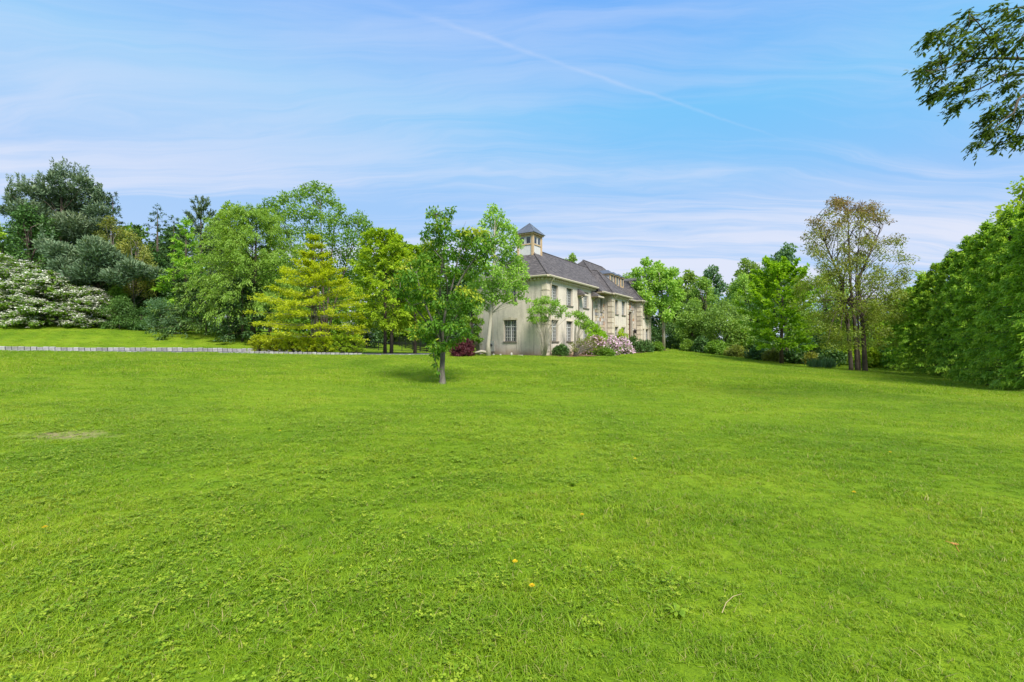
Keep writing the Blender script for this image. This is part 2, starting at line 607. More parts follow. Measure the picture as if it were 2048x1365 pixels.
def value_noise(x, y, seed, cell):
    r = np.random.default_rng(seed)
    tab = r.uniform(size=(257, 257))
    u, v = x / cell + 50, y / cell + 50
    iu, iv = np.floor(u).astype(int), np.floor(v).astype(int)
    fu, fv = u - iu, v - iv
    fu, fv = fu * fu * (3 - 2 * fu), fv * fv * (3 - 2 * fv)
    iu, iv = iu % 256, iv % 256
    return (tab[iu, iv] * (1 - fu) * (1 - fv) + tab[iu + 1, iv] * fu * (1 - fv)
            + tab[iu, iv + 1] * (1 - fu) * fv + tab[iu + 1, iv + 1] * fu * fv)


def view_points(r, y0, y1, dens, margin=1.18):
    """random ground points inside the viewing wedge between two depths"""
    area = margin * 1.125 * (y1 * y1 - y0 * y0)
    n = int(area * dens)
    y = np.sqrt(r.uniform(y0 * y0, y1 * y1, n))
    x = r.uniform(-1, 1, n) * 1.125 * y * margin
    return x, y

# kerb lines of the driveway (near edge, far edge) in plan
def curve(pts, x):
    xs, ys = zip(*pts)
    return np.interp(x, xs, ys)
def plan(px, d): return ((px - 1024) / FPX * d, d)
K1 = [plan(-900, 18), plan(-150, 23), plan(0, 24.2), plan(250, 26.2), plan(490, 28.5), plan(725, 30.2), plan(862, 35)]
K2 = [plan(-900, 27), plan(-150, 31), plan(0, 32), plan(250, 34.5), plan(490, 37), plan(725, 42), plan(862, 45)]
def in_road(x, y):
    m = (y > curve(K1, x) - 0.05) & (y < curve(K2, x) + 0.12) & (x < K1[-1][0])
    return m

HO = np.array([2.729, 36.0])
HD1 = np.array([0.535, 0.845])
HD1 = HD1 / np.linalg.norm(HD1)
HD2 = np.array([-HD1[1], HD1[0]])
def house_local(x, y):
    dx, dy = x - HO[0], y - HO[1]
    return dx * HD1[0] + dy * HD1[1], dx * HD2[0] + dy * HD2[1]
def hw(t_, y_):
    """house plan (along facade, inwards) to world"""
    return (HO[0] + HD1[0] * t_ + HD2[0] * y_, HO[1] + HD1[1] * t_ + HD2[1] * y_)
def in_beds(x, y):
    t_, q = house_local(x, y)
    return (t_ > -1.0) & (t_ < 29) & (q > -2.7 - 0.4 * np.sin(t_ * 0.5)) & (q < 9)
def wood_edge(x):
    """depth where the lawn ends at the right-hand wood"""
    return np.interp(x, [14, 19.5, 22, 25, 28, 32], [80, 62, 56, 50, 42, 38])
def lawn_ok(x, y):
    return ~in_road(x, y) & ~in_beds(x, y)

rg = np.random.default_rng(11)
near_t = [tuft_mesh("grass_tuft", 20 + i, 34, 0.06, 0.020, 0.050, 0.0046, 2, 1.35) for i in range(5)]
mid_t = [tuft_mesh("grass_tuft_mid", 40 + i, 36, 0.10, 0.022, 0.052, 0.006, 1, 1.0) for i in range(4)]
far_t = [tuft_mesh("grass_tuft_far", 60 + i, 60, 0.22, 0.030, 0.066, 0.012, 1, 0.6) for i in range(4)]
X, Y, S, I = [], [], [], []
for (y0, y1, dens, base, cnt) in ((1.5, 4.5, 400, 0, 5), (4.5, 7.5, 260, 0, 5), (7.5, 15, 105, 5, 4), (15, 30, 34, 9, 4), (30, 62, 11, 9, 4)):
    x, y = view_points(rg, y0, y1, dens)
    keep = lawn_ok(x, y)
    # thin out over the worn spot
    rr = np.hypot(x + 6.85, (y - 7.0) * 1.9)
    keep &= ~((rr < 0.30 + 0.85 * value_noise(x, y, 5, 0.3)) & (rg.uniform(size=len(x)) < 0.82))
    th = value_noise(x, y, 8, 0.5)
    keep &= rg.uniform(size=len(x)) < (0.72 + 0.6 * th)
    x, y = x[keep], y[keep]
    big = np.where(rg.uniform(size=len(x)) < 0.012, rg.uniform(1.4, 2.0, len(x)), 1.0)
    s = 0.62 + 0.62 * value_noise(x, y, 7, 0.8) * (0.7 + 0.6 * value_noise(x, y, 9, 0.23)) + rg.normal(0, 0.07, len(x))
    X.append(x); Y.append(y); S.append(np.clip(s, 0.62, 1.7) * big)
    I.append(base + rg.integers(0, cnt, len(x)))
X, Y, S, I = map(np.concatenate, (X, Y, S, I))
Zp = ground_z(X, Y)
scatter("grass", "mown bright green grass covering the whole lawn", "grass", np.stack([X, Y, Zp], -1),
        rg.uniform(0, 6.28, len(X)), S, I, near_t + mid_t + far_t, m_blade)

# clover and broad-leaved weeds in the turf
m_clover = leaf_mat("clover_leaf", (0.10, 0.21, 0.010), (0.19, 0.32, 0.014), (0.31, 0.41, 0.03), 0.3)
def clover_mesh(seed, n, rad, s):
    r = np.random.default_rng(seed)
    V, F, T = [], [], []
    for i in range(n):
        a = r.uniform(0, 6.28)
        q = rad * math.sqrt(r.uniform())
        c = Vector((q * math.cos(a), q * math.sin(a), r.uniform(0.014, 0.034)))
        ti = r.uniform()
        a0 = r.uniform(0, 6.28)
        for kx in range(3):
            b = len(V)
            aa = a0 + kx * 2.094
            d = Vector((math.cos(aa), math.sin(aa), r.uniform(-0.15, 0.45)))
            sd = Vector((-math.sin(aa), math.cos(aa), r.uniform(-0.2, 0.2)))
            L = s * r.uniform(0.7, 1.2)
            for pp in (c, c + d * L * 0.55 - sd * L * 0.42, c + d * L * 0.95 - sd * L * 0.22, c + d * L * 0.95 + sd * L * 0.22, c + d * L * 0.55 + sd * L * 0.42):
                V.append(tuple(pp)); T.append(ti)
            F.append((b, b + 1, b + 2, b + 3, b + 4))
    me = bpy.data.meshes.new("clover")
    me.from_pydata(V, [], F)
    me.attributes.new('tint', 'FLOAT', 'POINT').data.foreach_set('value', T)
    return me
def rosette_mesh(seed):
    r = np.random.default_rng(seed)
    V, F, T = [], [], []
    for i in range(9):
        aa = i * 0.698 + r.uniform(-.25, .25)
        L = r.uniform(.03, .055)
        ti = r.uniform(.1, .6)
        d, s_ = np.array([math.cos(aa), math.sin(aa), 0]), np.array([-math.sin(aa), math.cos(aa), 0])
        b_ = len(V)
        for f, w_, z in ((.05, .004, .012), (.45, .007, .03), (.8, .009, .032), (1.0, .002, .026)):
            V.append(tuple(d * L * f - s_ * w_ + np.array([0, 0, z]))); V.append(tuple(d * L * f + s_ * w_ + np.array([0, 0, z + .004])))
            T += [ti, ti]
        for q in range(3):
            F.append((b_ + 2 * q, b_ + 2 * q + 1, b_ + 2 * q + 3, b_ + 2 * q + 2))
    me = bpy.data.meshes.new("rosette")
    me.from_pydata(V, [], F)
    me.attributes.new('tint', 'FLOAT', 'POINT').data.foreach_set('value', T)
    return me
x, y = view_points(rg, 1.6, 10.0, 150)
cm = 0.6 * value_noise(x, y, 15, 0.9) + 0.4 * value_noise(x, y, 16, 0.3)
side = np.interp(x / y, [-0.6, -0.1, 0.15, 0.5], [0.9, 1.0, 0.75, 0.35])
keep = (cm * side > 0.22 + 0.40 * rg.uniform(size=len(x)))
x, y = x[keep], y[keep]
scatter("clover", "yellow green clover and small weeds growing in patches through the grass", "clover",
        np.stack([x, y, ground_z(x, y)], -1), rg.uniform(0, 6.28, len(x)), rg.uniform(0.75, 1.25, len(x)),
        np.where(rg.uniform(size=len(x)) < 0.012, 4, rg.integers(0, 4, len(x))), [clover_mesh(i, 7 + i * 2, 0.07, 0.0125) for i in range(4)] + [rosette_mesh(9)], m_clover)
# ------------------------------------------------------------------ house
def stucco_mat(name, base, dirt):
    m, t, out = mat_new(name)
    co = t.add('ShaderNodeTexCoord').outputs['Object']
    big = t.noise(co, 0.45, 5, 0.6)
    mid = t.noise(t.mapping(co, (1, 1, 0.35)), 2.3, 6, 0.65)
    fine = t.noise(co, 26, 3)
    f = t.math('ADD', t.math('MULTIPLY', big, 0.5), t.math('MULTIPLY', mid, 0.5))
    col = t.ramp(f, [(0.32, dirt), (0.50, base), (0.70, tuple(min(1, x * 1.10) for x in base))])
    streak = t.noise(t.mapping(co, (2.2, 2.2, 0.22)), 1.9, 6, 0.7)
    blot = t.noise(co, 4.5, 5, 0.75)
    col = t.mix(t.mapr(streak, 0.48, 0.70, 0.0, 0.6), col, tuple(x * 0.62 for x in dirt) + (1,))
    col = t.mix(t.mapr(blot, 0.50, 0.66, 0.0, 0.5), col, tuple(min(1, x * 1.22) for x in base) + (1,))
    s = t.add('ShaderNodeSeparateXYZ')
    t.link(co, s.inputs[0])
    # splashed soil along the foot of the wall
    h = t.math('ADD', s.outputs[2], t.math('MULTIPLY', t.noise(co, 1.6, 5, 0.7), 0.9))
    col = t.mix(t.math('MULTIPLY', t.mapr(h, 0.75, 1.5, 1.0, 0.0), 0.75), col, (0.34, 0.235, 0.13, 1))
    principled(t, out, col, 0.92, 0.12, fine, 0.35, 0.01)
    return m
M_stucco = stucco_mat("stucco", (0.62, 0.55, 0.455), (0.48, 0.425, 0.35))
M_stucco_end = stucco_mat("stucco_left_faces", (0.58, 0.515, 0.43), (0.40, 0.355, 0.295))  # base and dirt tones darker, for the left-facing walls
M_quoin = simple_mat("cast_stone", (0.54, 0.47, 0.36), 0.9, 0.15, 0.2, 3)
M_cream = simple_mat("cream_metal", (0.60, 0.52, 0.40), 0.5, 0.35, 0.06, 2)
M_soffit = simple_mat("soffit_paint", (0.30, 0.25, 0.16), 0.7, 0.2, 0.1, 3)
M_sillm = simple_mat("dark_stone_sill", (0.16, 0.145, 0.115), 0.85, 0.2, 0.2, 8)
M_frame = simple_mat("brown_shadowed_window_frame", (0.11, 0.10, 0.085), 0.6, 0.3, 0.1, 8)  # dark brown frame, with the shadow of the reveal painted into its tone
M_bar = simple_mat("white_glazing_bar", (0.46, 0.46, 0.44), 0.5, 0.3, 0.05, 8)
M_trim = simple_mat("ochre_trim_wood", (0.52, 0.37, 0.21), 0.65, 0.25, 0.12, 5)
M_white = simple_mat("white_boarding", (0.54, 0.53, 0.51), 0.6, 0.25, 0.06, 5)
M_wood = simple_mat("red_brown_door_wood", (0.10, 0.035, 0.022), 0.4, 0.4, 0.25, 7)
M_black = simple_mat("black_metal", (0.012, 0.012, 0.014), 0.45, 0.4, 0.1, 9)
M_pipe = simple_mat("dark_downpipe", (0.13, 0.115, 0.09), 0.5, 0.35, 0.1, 4)
M_meter = simple_mat("grey_meter_box", (0.42, 0.40, 0.34), 0.5, 0.35, 0.08, 6)
M_seam = simple_mat("grey_standing_seam", (0.17, 0.18, 0.19), 0.38, 0.45, 0.15, 2, 0.55)
m, t, out = mat_new("window_glass")
co = t.add('ShaderNodeTexCoord').outputs['Object']
gn = t.noise(co, 1.4, 3)
principled(t, out, t.ramp(gn, [(0.3, (0.012, 0.014, 0.017)), (0.7, (0.07, 0.075, 0.08))]), 0.06, 0.55)
M_glass = m
STONES = [simple_mat("field_stone_%s" % n, c, 0.9, 0.15, 0.25, 5) for n, c in
          (("grey", (0.34, 0.31, 0.28)), ("buff", (0.46, 0.38, 0.27)), ("rust", (0.36, 0.21, 0.13)), ("pale", (0.52, 0.48, 0.42)), ("slate", (0.22, 0.21, 0.21)))]
M_mortar = simple_mat("mortar", (0.40, 0.36, 0.29), 0.95, 0.1, 0.15, 6)

m, t, out = mat_new("roof_shingles")
uv = t.add('ShaderNodeUVMap').outputs[0]
br = t.add('ShaderNodeTexBrick')
t.link(uv, br.inputs['Vector'])
br.inputs['Scale'].default_value = 1.0
br.inputs['Mortar Size'].default_value = 0.012
br.inputs['Brick Width'].default_value = 0.32
br.inputs['Row Height'].default_value = 0.17
br.inputs['Color1'].default_value = (0.0, 0.0, 0.0, 1)
br.inputs['Color2'].default_value = (1, 1, 1, 1)
br.inputs['Mortar'].default_value = (0.0, 0, 0, 1)
co = t.add('ShaderNodeTexCoord').outputs['Object']
st = t.noise(t.mapping(uv, (1.6, 0.35, 1)), 1.3, 5, 0.6)
sp = t.noise(uv, 5.5, 3, 0.7)
f = t.math('ADD', t.math('MULTIPLY', br.outputs[0], 0.34), t.math('ADD', t.math('MULTIPLY', st, 0.36), t.math('MULTIPLY', sp, 0.30)))
col = t.ramp(f, [(0.22, (0.045, 0.040, 0.040)), (0.5, (0.095, 0.085, 0.084)), (0.80, (0.165, 0.145, 0.138))])
principled(t, out, col, 0.88, 0.2, br.outputs[0], 0.6, 0.03)
M_shingle = m

house = empty("mansion", (HO[0], HO[1], 0.0), math.atan2(HD1[1], HD1[0]),
              "two storey cream stucco mansion with grey shingled hip roofs and a small cupola", "house")


def wall(name, x0, y0, dx, dy, length, z0, z1, openings=(), mat=None, reveal=0.17):
    """wall face along (dx,dy) from (x0,y0); outward normal is (dy,-dx)"""
    nx_, ny_ = dy, -dx
    ss = sorted({0.0, length} | {o[0] for o in openings} | {o[1] for o in openings})
    zs = sorted({z0, z1} | {o[2] for o in openings} | {o[3] for o in openings})
    mb = MB()
    P = lambda s, z, d=0.0: (x0 + dx * s - nx_ * d, y0 + dy * s - ny_ * d, z)
    for a, b in zip(ss[:-1], ss[1:]):
        for c_, d_ in zip(zs[:-1], zs[1:]):
            ms, mz = (a + b) / 2, (c_ + d_) / 2
            if any(o[0] < ms < o[1] and o[2] < mz < o[3] for o in openings):
                continue
            mb.poly([P(a, c_), P(b, c_), P(b, d_), P(a, d_)])
    for a, b, c_, d_ in openings:
        r = reveal
        mb.poly([P(a, c_), P(a, d_), P(a, d_, r), P(a, c_, r)])
        mb.poly([P(b, d_), P(b, c_), P(b, c_, r), P(b, d_, r)])
        mb.poly([P(a, d_), P(b, d_), P(b, d_, r), P(a, d_, r)])
        mb.poly([P(b, c_), P(a, c_), P(a, c_, r), P(b, c_, r)])
    return mb.build(name, mat or M_stucco, house)

_wm = {}
def window_meshes(wd, h, halves, cols, rows, transom):
    key = (round(wd, 2), round(h, 2), halves, cols, rows, transom)
    if key in _wm:
        return _wm[key]
    fr, gl, ba = MB(), MB(), MB()
    e = 0.055
    x0, x1 = -wd / 2, wd / 2
    fr.box(x0, x0 + e, 0, 0.09, 0, h).box(x1 - e, x1, 0, 0.09, 0, h)
    fr.box(x0 + e, x1 - e, 0, 0.09, h - e, h).box(x0 + e, x1 - e, 0, 0.09, 0, e)
    xi0, xi1 = x0 + e, x1 - e
    ba_z = (e, h - e)
    hw_ = (xi1 - xi0) / halves
    tz = e + (h - 2 * e) * 0.70 if transom else None
    if tz:
        ba.box(xi0, xi1, 0.005, 0.07, tz - 0.04, tz + 0.04)
    for k in range(halves):
        a = xi0 + k * hw_
        b = a + hw_
        if k:
            ba.box(a - 0.04, a + 0.04, 0.003, 0.072, e, h - e)
        lo, hi = a + (0.04 if k else 0.0), b - (0.04 if k < halves - 1 else 0.0)
        for c_ in range(1, cols):
            xx = lo + (hi - lo) * c_ / cols
            ba.box(xx - 0.014, xx + 0.014, 0.022, 0.055, e, h - e)
        for r_ in range(1, rows):
            zz = e + (h - 2 * e) * r_ / rows
            if tz and abs(zz - tz) < 0.09:
                continue
            ba.box(lo, hi, 0.025, 0.052, zz - 0.014, zz + 0.014)
        ba.box(lo, lo + 0.03, 0.020, 0.06, e, h - e).box(hi - 0.03, hi, 0.020, 0.06, e, h - e)
    gl.poly([(xi0, 0.06, e), (xi1, 0.06, e), (xi1, 0.06, h - e), (xi0, 0.06, h - e)])
    sl = MB().box(x0 - 0.06, x1 + 0.06, -0.24, -0.005, -0.10, -0.004)
    li = MB().box(x0 - 0.09, x1 + 0.09, -0.185, -0.15, h + 0.002, h + 0.15)
    li.box(-0.13, 0.13, -0.205, -0.15, h + 0.002, h + 0.24)
    _wm[key] = [q.mesh(nm) for q, nm in ((fr, "window"), (gl, "pane"), (ba, "glazing_bars"), (sl, "sill"), (li, "lintel"))]
    for me, mm in zip(_wm[key], (M_frame, M_glass, M_bar, M_sillm, M_quoin)):
        me.materials.append(mm)
    return _wm[key]


def window(x, y, z, wd, h, rot=0.0, halves=2, cols=2, rows=6, transom=False, lintel=False):
    ms = window_meshes(wd, h, halves, cols, rows, transom)
    wn = link_mesh("window", ms[0], None, house)
    wn.location = (x, y, z)
    wn.rotation_euler = (0, 0, rot)
    for me, nm in zip(ms[1:], ("pane", "glazing_bars", "sill", "lintel")):
        if nm == "lintel" and not lintel:
            continue
        link_mesh(nm, me, None, wn)

HW = 6.7
RV = 0.17
# end wall (faces the viewer's left)
end_open = [(HW - 4.05, HW - 2.80, 1.46, 3.25), (HW - 4.05, HW - 2.80, 4.84, 6.10)]
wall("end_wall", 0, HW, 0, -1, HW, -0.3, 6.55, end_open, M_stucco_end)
for i, (a, b, c_, d_) in enumerate(end_open):
    window(RV, HW - (a + b) / 2, c_, b - a, d_ - c_, -math.pi / 2, 2, 3, 6 if i == 0 else 4, i == 0, i == 0)
# near wing front
fr_open = []
for cx in (1.45, 4.28, 7.86):
    fr_open += [(cx - .63, cx + .63, 1.48, 3.22), (cx - .63, cx + .63, 4.58, 6.08)]
wall("front_wall", 0, 0, 1, 0, 10.0, -0.3, 6.55, fr_open)
for i, (a, b, c_, d_) in enumerate(fr_open):
    window((a + b) / 2, RV, c_, b - a, d_ - c_, 0, 2, 2, 6, i % 2 == 0, i % 2 == 0)
# field stone section
st_open = [(10.35, 11.25, 1.4, 3.05), (11.45, 12.05, 4.48, 5.78)]
w_ = wall("stone_wall", 10.0, 0, 1, 0, 2.58, -0.3, 6.35, [(a - 10, b - 10, c_, d_) for a, b, c_, d_ in st_open], M_mortar)
for a, b, c_, d_ in st_open:
    window((a + b) / 2, RV, c_, b - a, d_ - c_, 0, 1, 2, 5)
# projecting bays and the entrance recess
for nm, xa, xb, opn in (("bay_wall", 12.58, 17.84, [(13.30, 14.50), (15.62, 16.82)]), ("bay_wall", 22.4, 26.9, [(22.75, 23.95), (24.6, 25.8)])):
    ops = []
    for a, b in opn:
        ops += [(a, b, 1.35, 2.97), (a, b, 4.30, 5.80)]
    wall(nm, xa, -0.8, 1, 0, xb - xa, -0.3, 6.3, [(a - xa, b - xa, c_, d_) for a, b, c_, d_ in ops])
    for i, (a, b, c_, d_) in enumerate(ops):
        window((a + b) / 2, -0.8 + RV, c_, b - a, d_ - c_, 0, 2, 2, 6, i % 2 == 0, i % 2 == 0)
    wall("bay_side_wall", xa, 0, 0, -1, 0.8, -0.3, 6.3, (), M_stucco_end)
    wall("bay_side_wall", xb, -0.8, 0, 1, 0.8 if xb < 20 else 9.2, -0.3, 6.3)
wall("entrance_wall", 17.84, 0, 1, 0, 4.56, -0.3, 6.3, [(18.8 - 17.84, 21.6 - 17.84, 0.3, 4.95)], M_mortar, 0.4)
wall("back_wall", 26.9, 8.4, -1, 0, 14.32, -0.3, 6.3)
wall("back_wall", 12.58, HW, -1, 0, 12.58, -0.3, 6.5)
wall("back_wall", 12.58, 8.4, 0, -1, 1.7, -0.3, 6.3)

# field stones, laid proud of the mortar (too small in view to take apart)
def rubble(mb, r, P, s0, s1, z0, z1, openings=(), depth=0.05):
    z = z0
    while z < z1 - 0.08:
        h = min(r.uniform(0.17, 0.36), z1 - z)
        s = s0 - r.uniform(0, 0.2)
        while s < s1:
            wd = r.uniform(0.2, 0.6)
            a, b = max(s, s0), min(s + wd, s1)
            s += wd
            if b - a < 0.07:
                continue
            if any(a < o[1] and b > o[0] and z < o[3] and z + h > o[2] for o in openings):
                continue
            g = 0.014
            pr = depth * r.uniform(0.4, 1.2)
            j = lambda q=0.03: r.uniform(-q, q)
            cs = [(a + g, z + g), (b - g, z + g), (b - g, z + h - g), (a + g, z + h - g)]
            back = [P(s_, z_, 0.0) for s_, z_ in cs]
            fro = [P(s_ + (0.02 if i in (0, 3) else -0.02) + j(), z_ + (0.015 if i < 2 else -0.015) + j(), pr) for i, (s_, z_) in enumerate(cs)]
            mi = r.choices(range(5), (4, 4, 2, 3, 1))[0]
            mb.poly(fro, mi)
            for i in range(4):
                k = (i + 1) % 4
                mb.poly([back[i], back[k], fro[k], fro[i]], mi)
        z += h
rr_ = random.Random(5)
mb = MB()
rubble(mb, rr_, lambda s, z, p: (s, -p, z), 10.02, 12.56, 0.2, 6.3, st_open)
mb.build("field_stone", STONES, house, 'stuff')
mb = MB()
rubble(mb, rr_, lambda s, z, p: (s, -p, z), 17.86, 22.38, 0.2, 6.25, [(18.6, 21.8, 0, 5.05)])
mb.build("field_stone", STONES, house, 'stuff')

# entrance: tall glazed screen above a pair of wooden doors
mb = MB().box(18.8, 18.95, 0.2, 0.38, 0.3, 4.95).box(21.45, 21.6, 0.2, 0.38, 0.3, 4.95).box(18.95, 21.45, 0.2, 0.38, 4.78, 4.95).box(18.95, 21.45, 0.2, 0.38, 2.75, 2.95)
for xx in (19.75, 20.6):
    mb.box(xx - 0.04, xx + 0.04, 0.22, 0.36, 2.95, 4.78)
mb.box(18.95, 21.45, 0.23, 0.35, 3.83, 3.90)
ent = mb.build("entrance_screen", M_wood, house)
MB().poly([(18.95, 0.3, 2.95), (21.45, 0.3, 2.95), (21.45, 0.3, 4.78), (18.95, 0.3, 4.78)]).build("pane", M_glass, ent)
for a, b in ((18.95, 20.19), (20.21, 21.45)):
    mb = MB().box(a, b, 0.27, 0.33, 0.33, 2.75)
    for za, zb in ((0.5, 1.2), (1.35, 2.6)):
        mb.box(a + 0.14, b - 0.14, 0.25, 0.27, za, zb)
    mb.build("door", M_wood, ent)
MB().box(18.2, 22.2, -1.6, -0.02, 0.1, 0.42).build("door_step", M_quoin, house)

# quoins
def quoin_mesh(name, sx, sy):
    """block round a corner at the origin; body extends to +sx*.., +sy*.."""
    p = 0.055
    a, b = 0.50, 0.42
    xs = sorted((-p * sx, a * sx))
    ys = sorted((-p * sy, b * sy))
    me = MB().box(xs[0], xs[1], ys[0], ys[1], 0.0, 0.475, 0, 0.0).mesh(name)
    me.materials.append(M_quoin)
    return me
for cx, cy, sx, sy, top in ((0, 0, 1, 1, 6.3), (0, HW, 1, -1, 6.3), (12.58, -0.8, 1, 1, 6.1), (17.84, -0.8, -1, 1, 6.1), (22.4, -0.8, 1, 1, 6.1), (26.9, -0.8, -1, 1, 6.1)):
    me = quoin_mesh("quoin_stone", sx, sy)
    k = 0
    while 0.12 + k * 0.545 + 0.5 < top:
        q = link_mesh("quoin_stone", me, None, house)
        q.location = (cx, cy, 0.12 + k * 0.545)
        k += 1

# roofs
S1 = 0.84
EA, RA = 6.70, 6.70 + 0.84 * (HW / 2 + 0.3)
xr = 12.35
# near wing: hip at the near end, runs into the main roof
mb = MB()
yr = HW / 2
ap = (-0.3 + yr + 0.3, yr, RA)
xe = xr + (RA - 6.33)
mb.poly([(-0.3, HW + 0.3, EA), (-0.3, -0.3, EA), ap])
mb.poly([(-0.3, -0.3, EA), (10.05, -0.3, EA), (xr + 0.37, -0.3, EA), (xe, yr, RA), ap])
mb.poly([(xe, HW + 0.3, EA), (-0.3, HW + 0.3, EA), ap, (xe, yr, RA)])
mb.poly([(10.05, -0.3 - 0.37 / S1, 6.33), (12.36, -0.3 - 0.37 / S1, 6.33), (xr + 0.37, -0.3, EA), (10.05, -0.3, EA)])
mb.poly([(10.05, -0.3, EA), (10.05, -0.3, 6.33), (10.05, -0.3 - 0.37 / S1, 6.33)])
roofA = mb.build("roof", M_shingle, house, uv=True)
MB().tube([(-0.3, -0.3, EA + .01), tuple(a + b for a, b in zip(ap, (0, 0, .02)))], 0.07, 5).tube([(-0.3, HW + .3, EA), ap], 0.07, 5).tube([ap, (xe, yr, RA + .01)], 0.07, 5).build("ridge_cap", M_shingle, roofA, uv=True)
# small cross hip half way along the wing front
zc = EA + S1 * 0.9
cross = MB()
cross.poly([(8.2, -0.32, EA + .02), (9.9, -0.32, EA + .02), (9.05, 0.75, EA + .95)])
cross.poly([(8.2, -0.32, EA + .02), (9.05, 0.75, EA + .95), (8.1, 0.83, EA + S1 * 1.13)])
cross.poly([(9.9, -0.32, EA + .02), (10.0, 0.83, EA + S1 * 1.13), (9.05, 0.75, EA + .95)])
cross.build("roof_cricket", M_shingle, roofA, uv=True)
# main block
mb = MB()
EM, RM = 6.33, 10.83
y0, y1, x0, x1 = -0.3, 8.7, xr, 27.3
ym = 4.2
A_, B_ = (x0 + 4.5, ym, RM), (x1 - 4.5, ym, RM)
mb.poly([(x0, y1, EM), (x0, y0, EM), A_])
mb.poly([(x0, y0, EM), (x1, y0, EM), B_, A_])
mb.poly([(x1, y0, EM), (x1, y1, EM), B_])
mb.poly([(x1, y1, EM), (x0, y1, EM), A_, B_])
roofM = mb.build("roof", M_shingle, house, uv=True)
MB().tube([A_, B_], 0.08, 5).tube([(x0, y0, EM), A_], 0.07, 5).tube([(x1, y0, EM), B_], 0.07, 5).build("ridge_cap", M_shingle, roofM, uv=True)
for xa, xb in ((12.28, 18.14), (22.1, 27.35)):
    hwid = (xb - xa) / 2
    px_ = (xa + xb) / 2
    pk = (px_, -1.1 + hwid, EM + hwid)
    bk = (px_, -0.3 + hwid, EM + hwid)
    mb = MB()
    mb.poly([(xa, -1.1, EM), (xb, -1.1, EM), pk])
    mb.poly([(xa, -0.3, EM), (xa, -1.1, EM), pk, bk])
    mb.poly([(xb, -1.1, EM), (xb, -0.3, EM), bk, pk])
    rb = mb.build("roof", M_shingle, house, uv=True)
    MB().tube([(xa, -1.1, EM), pk], 0.065, 5).tube([(xb, -1.1, EM), pk], 0.065, 5).tube([pk, bk], 0.065, 5).build("ridge_cap", M_shingle, rb, uv=True)

# gutters, soffits, dentils, downpipes
def gutter(x0, y0, x1, y1, z):
    dx, dy = x1 - x0, y1 - y0
    L = math.hypot(dx, dy)
    dx, dy = dx / L, dy / L
    nx_, ny_ = dy, -dx
    prof = [(-0.01, 0.0), (0.02, -0.13), (0.10, -0.14), (0.15, -0.05), (0.15, 0.02), (-0.01, 0.025)]
    mb = MB()
    A = [(x0 + nx_ * p, y0 + ny_ * p, z + q) for p, q in prof]
    B = [(x1 + nx_ * p, y1 + ny_ * p, z + q) for p, q in prof]
    for i in range(len(prof)):
        k = (i + 1) % len(prof)
        mb.poly([A[k], B[k], B[i], A[i]])
    mb.poly(A)
    mb.poly(B[::-1])
    return mb.build("gutter", M_cream, house)
gutter(-0.3, HW + 0.3, -0.3, -0.3, EA)
gutter(-0.3, -0.3, 10.0, -0.3, EA - 0.002)
gutter(10.05, -0.75, 12.20, -0.75, EM)
gutter(12.27, -1.1, 18.16, -1.1, EM)
gutter(12.27, -0.55, 12.27, -1.1, EM - 0.003)
gutter(18.2, -0.32, 22.0, -0.32, EM)
gutter(22.08, -1.1, 27.4, -1.1, EM)
gutter(22.08, -0.4, 22.08, -1.1, EM - 0.003)
sf = MB()
sf.box(-0.29, 10.0, -0.29, -0.003, EA - 0.17, EA - 0.02).box(-0.29, -0.003, 0.0, HW + 0.29, EA - 0.17, EA - 0.025)
sf.box(10.06, 12.2, -0.72, -0.003, EM - 0.16, EM - 0.02).box(12.3, 18.1, -1.09, -0.803, EM - 0.16, EM - 0.02)
sf.box(12.3, 12.575, -0.80, -0.02, EM - 0.165, EM - 0.025)
sf.box(17.85, 22.38, -0.31, -0.003, EM - 0.16, EM - 0.03).box(22.12, 27.3, -1.09, -0.803, EM - 0.16, EM - 0.02)
sf.box(22.12, 22.395, -0.8, -0.02, EM - 0.165, EM - 0.025)
sf.build("soffit", M_soffit, house)
de = MB()
def dent(x0, y0, dx, dy, L, z):
    n = int(L / 0.34)
    for i in range(n):
        s = (i + 0.5) * L / n
        cx, cy = x0 + dx * s, y0 + dy * s
        nx_, ny_ = dy, -dx
        hx = abs(dx) * 0.075 + abs(nx_) * 0.11
        hy = abs(dy) * 0.075 + abs(ny_) * 0.11
        ox, oy = cx + nx_ * 0.115, cy + ny_ * 0.115
        de.box(ox - hx, ox + hx, oy - hy, oy + hy, z - 0.155, z - 0.004)
dent(0.1, 0, 1, 0, 9.8, EA - 0.17)
dent(0, HW - .1, 0, -1, HW - .2, EA - 0.17)
dent(12.7, -0.8, 1, 0, 5.0, EM - 0.16)
dent(22.5, -0.8, 1, 0, 4.3, EM - 0.16)
de.build("dentil", M_cream, house, 'stuff')
def downpipe(x, y, ztop, zb=0.25, ox=0.0, oy=-0.26, mat=None):
    MB().tube([(x + ox, y + oy, ztop), (x + ox, y + oy, ztop - 0.1), (x, y, ztop - 0.42), (x, y, zb + 0.1), (x - 0.02, y - 0.16, zb)], 0.045, 6).build("downpipe", mat or M_cream, house)
downpipe(0.62, -0.07, EA - 0.12, mat=M_cream)
downpipe(12.58 + 0.62, -0.87, EM - 0.1)
downpipe(17.84 - 0.62, -0.87, EM - 0.1)
downpipe(22.4 + 0.62, -0.87, EM - 0.1)
downpipe(26.9 - 0.62, -0.87, EM - 0.1)
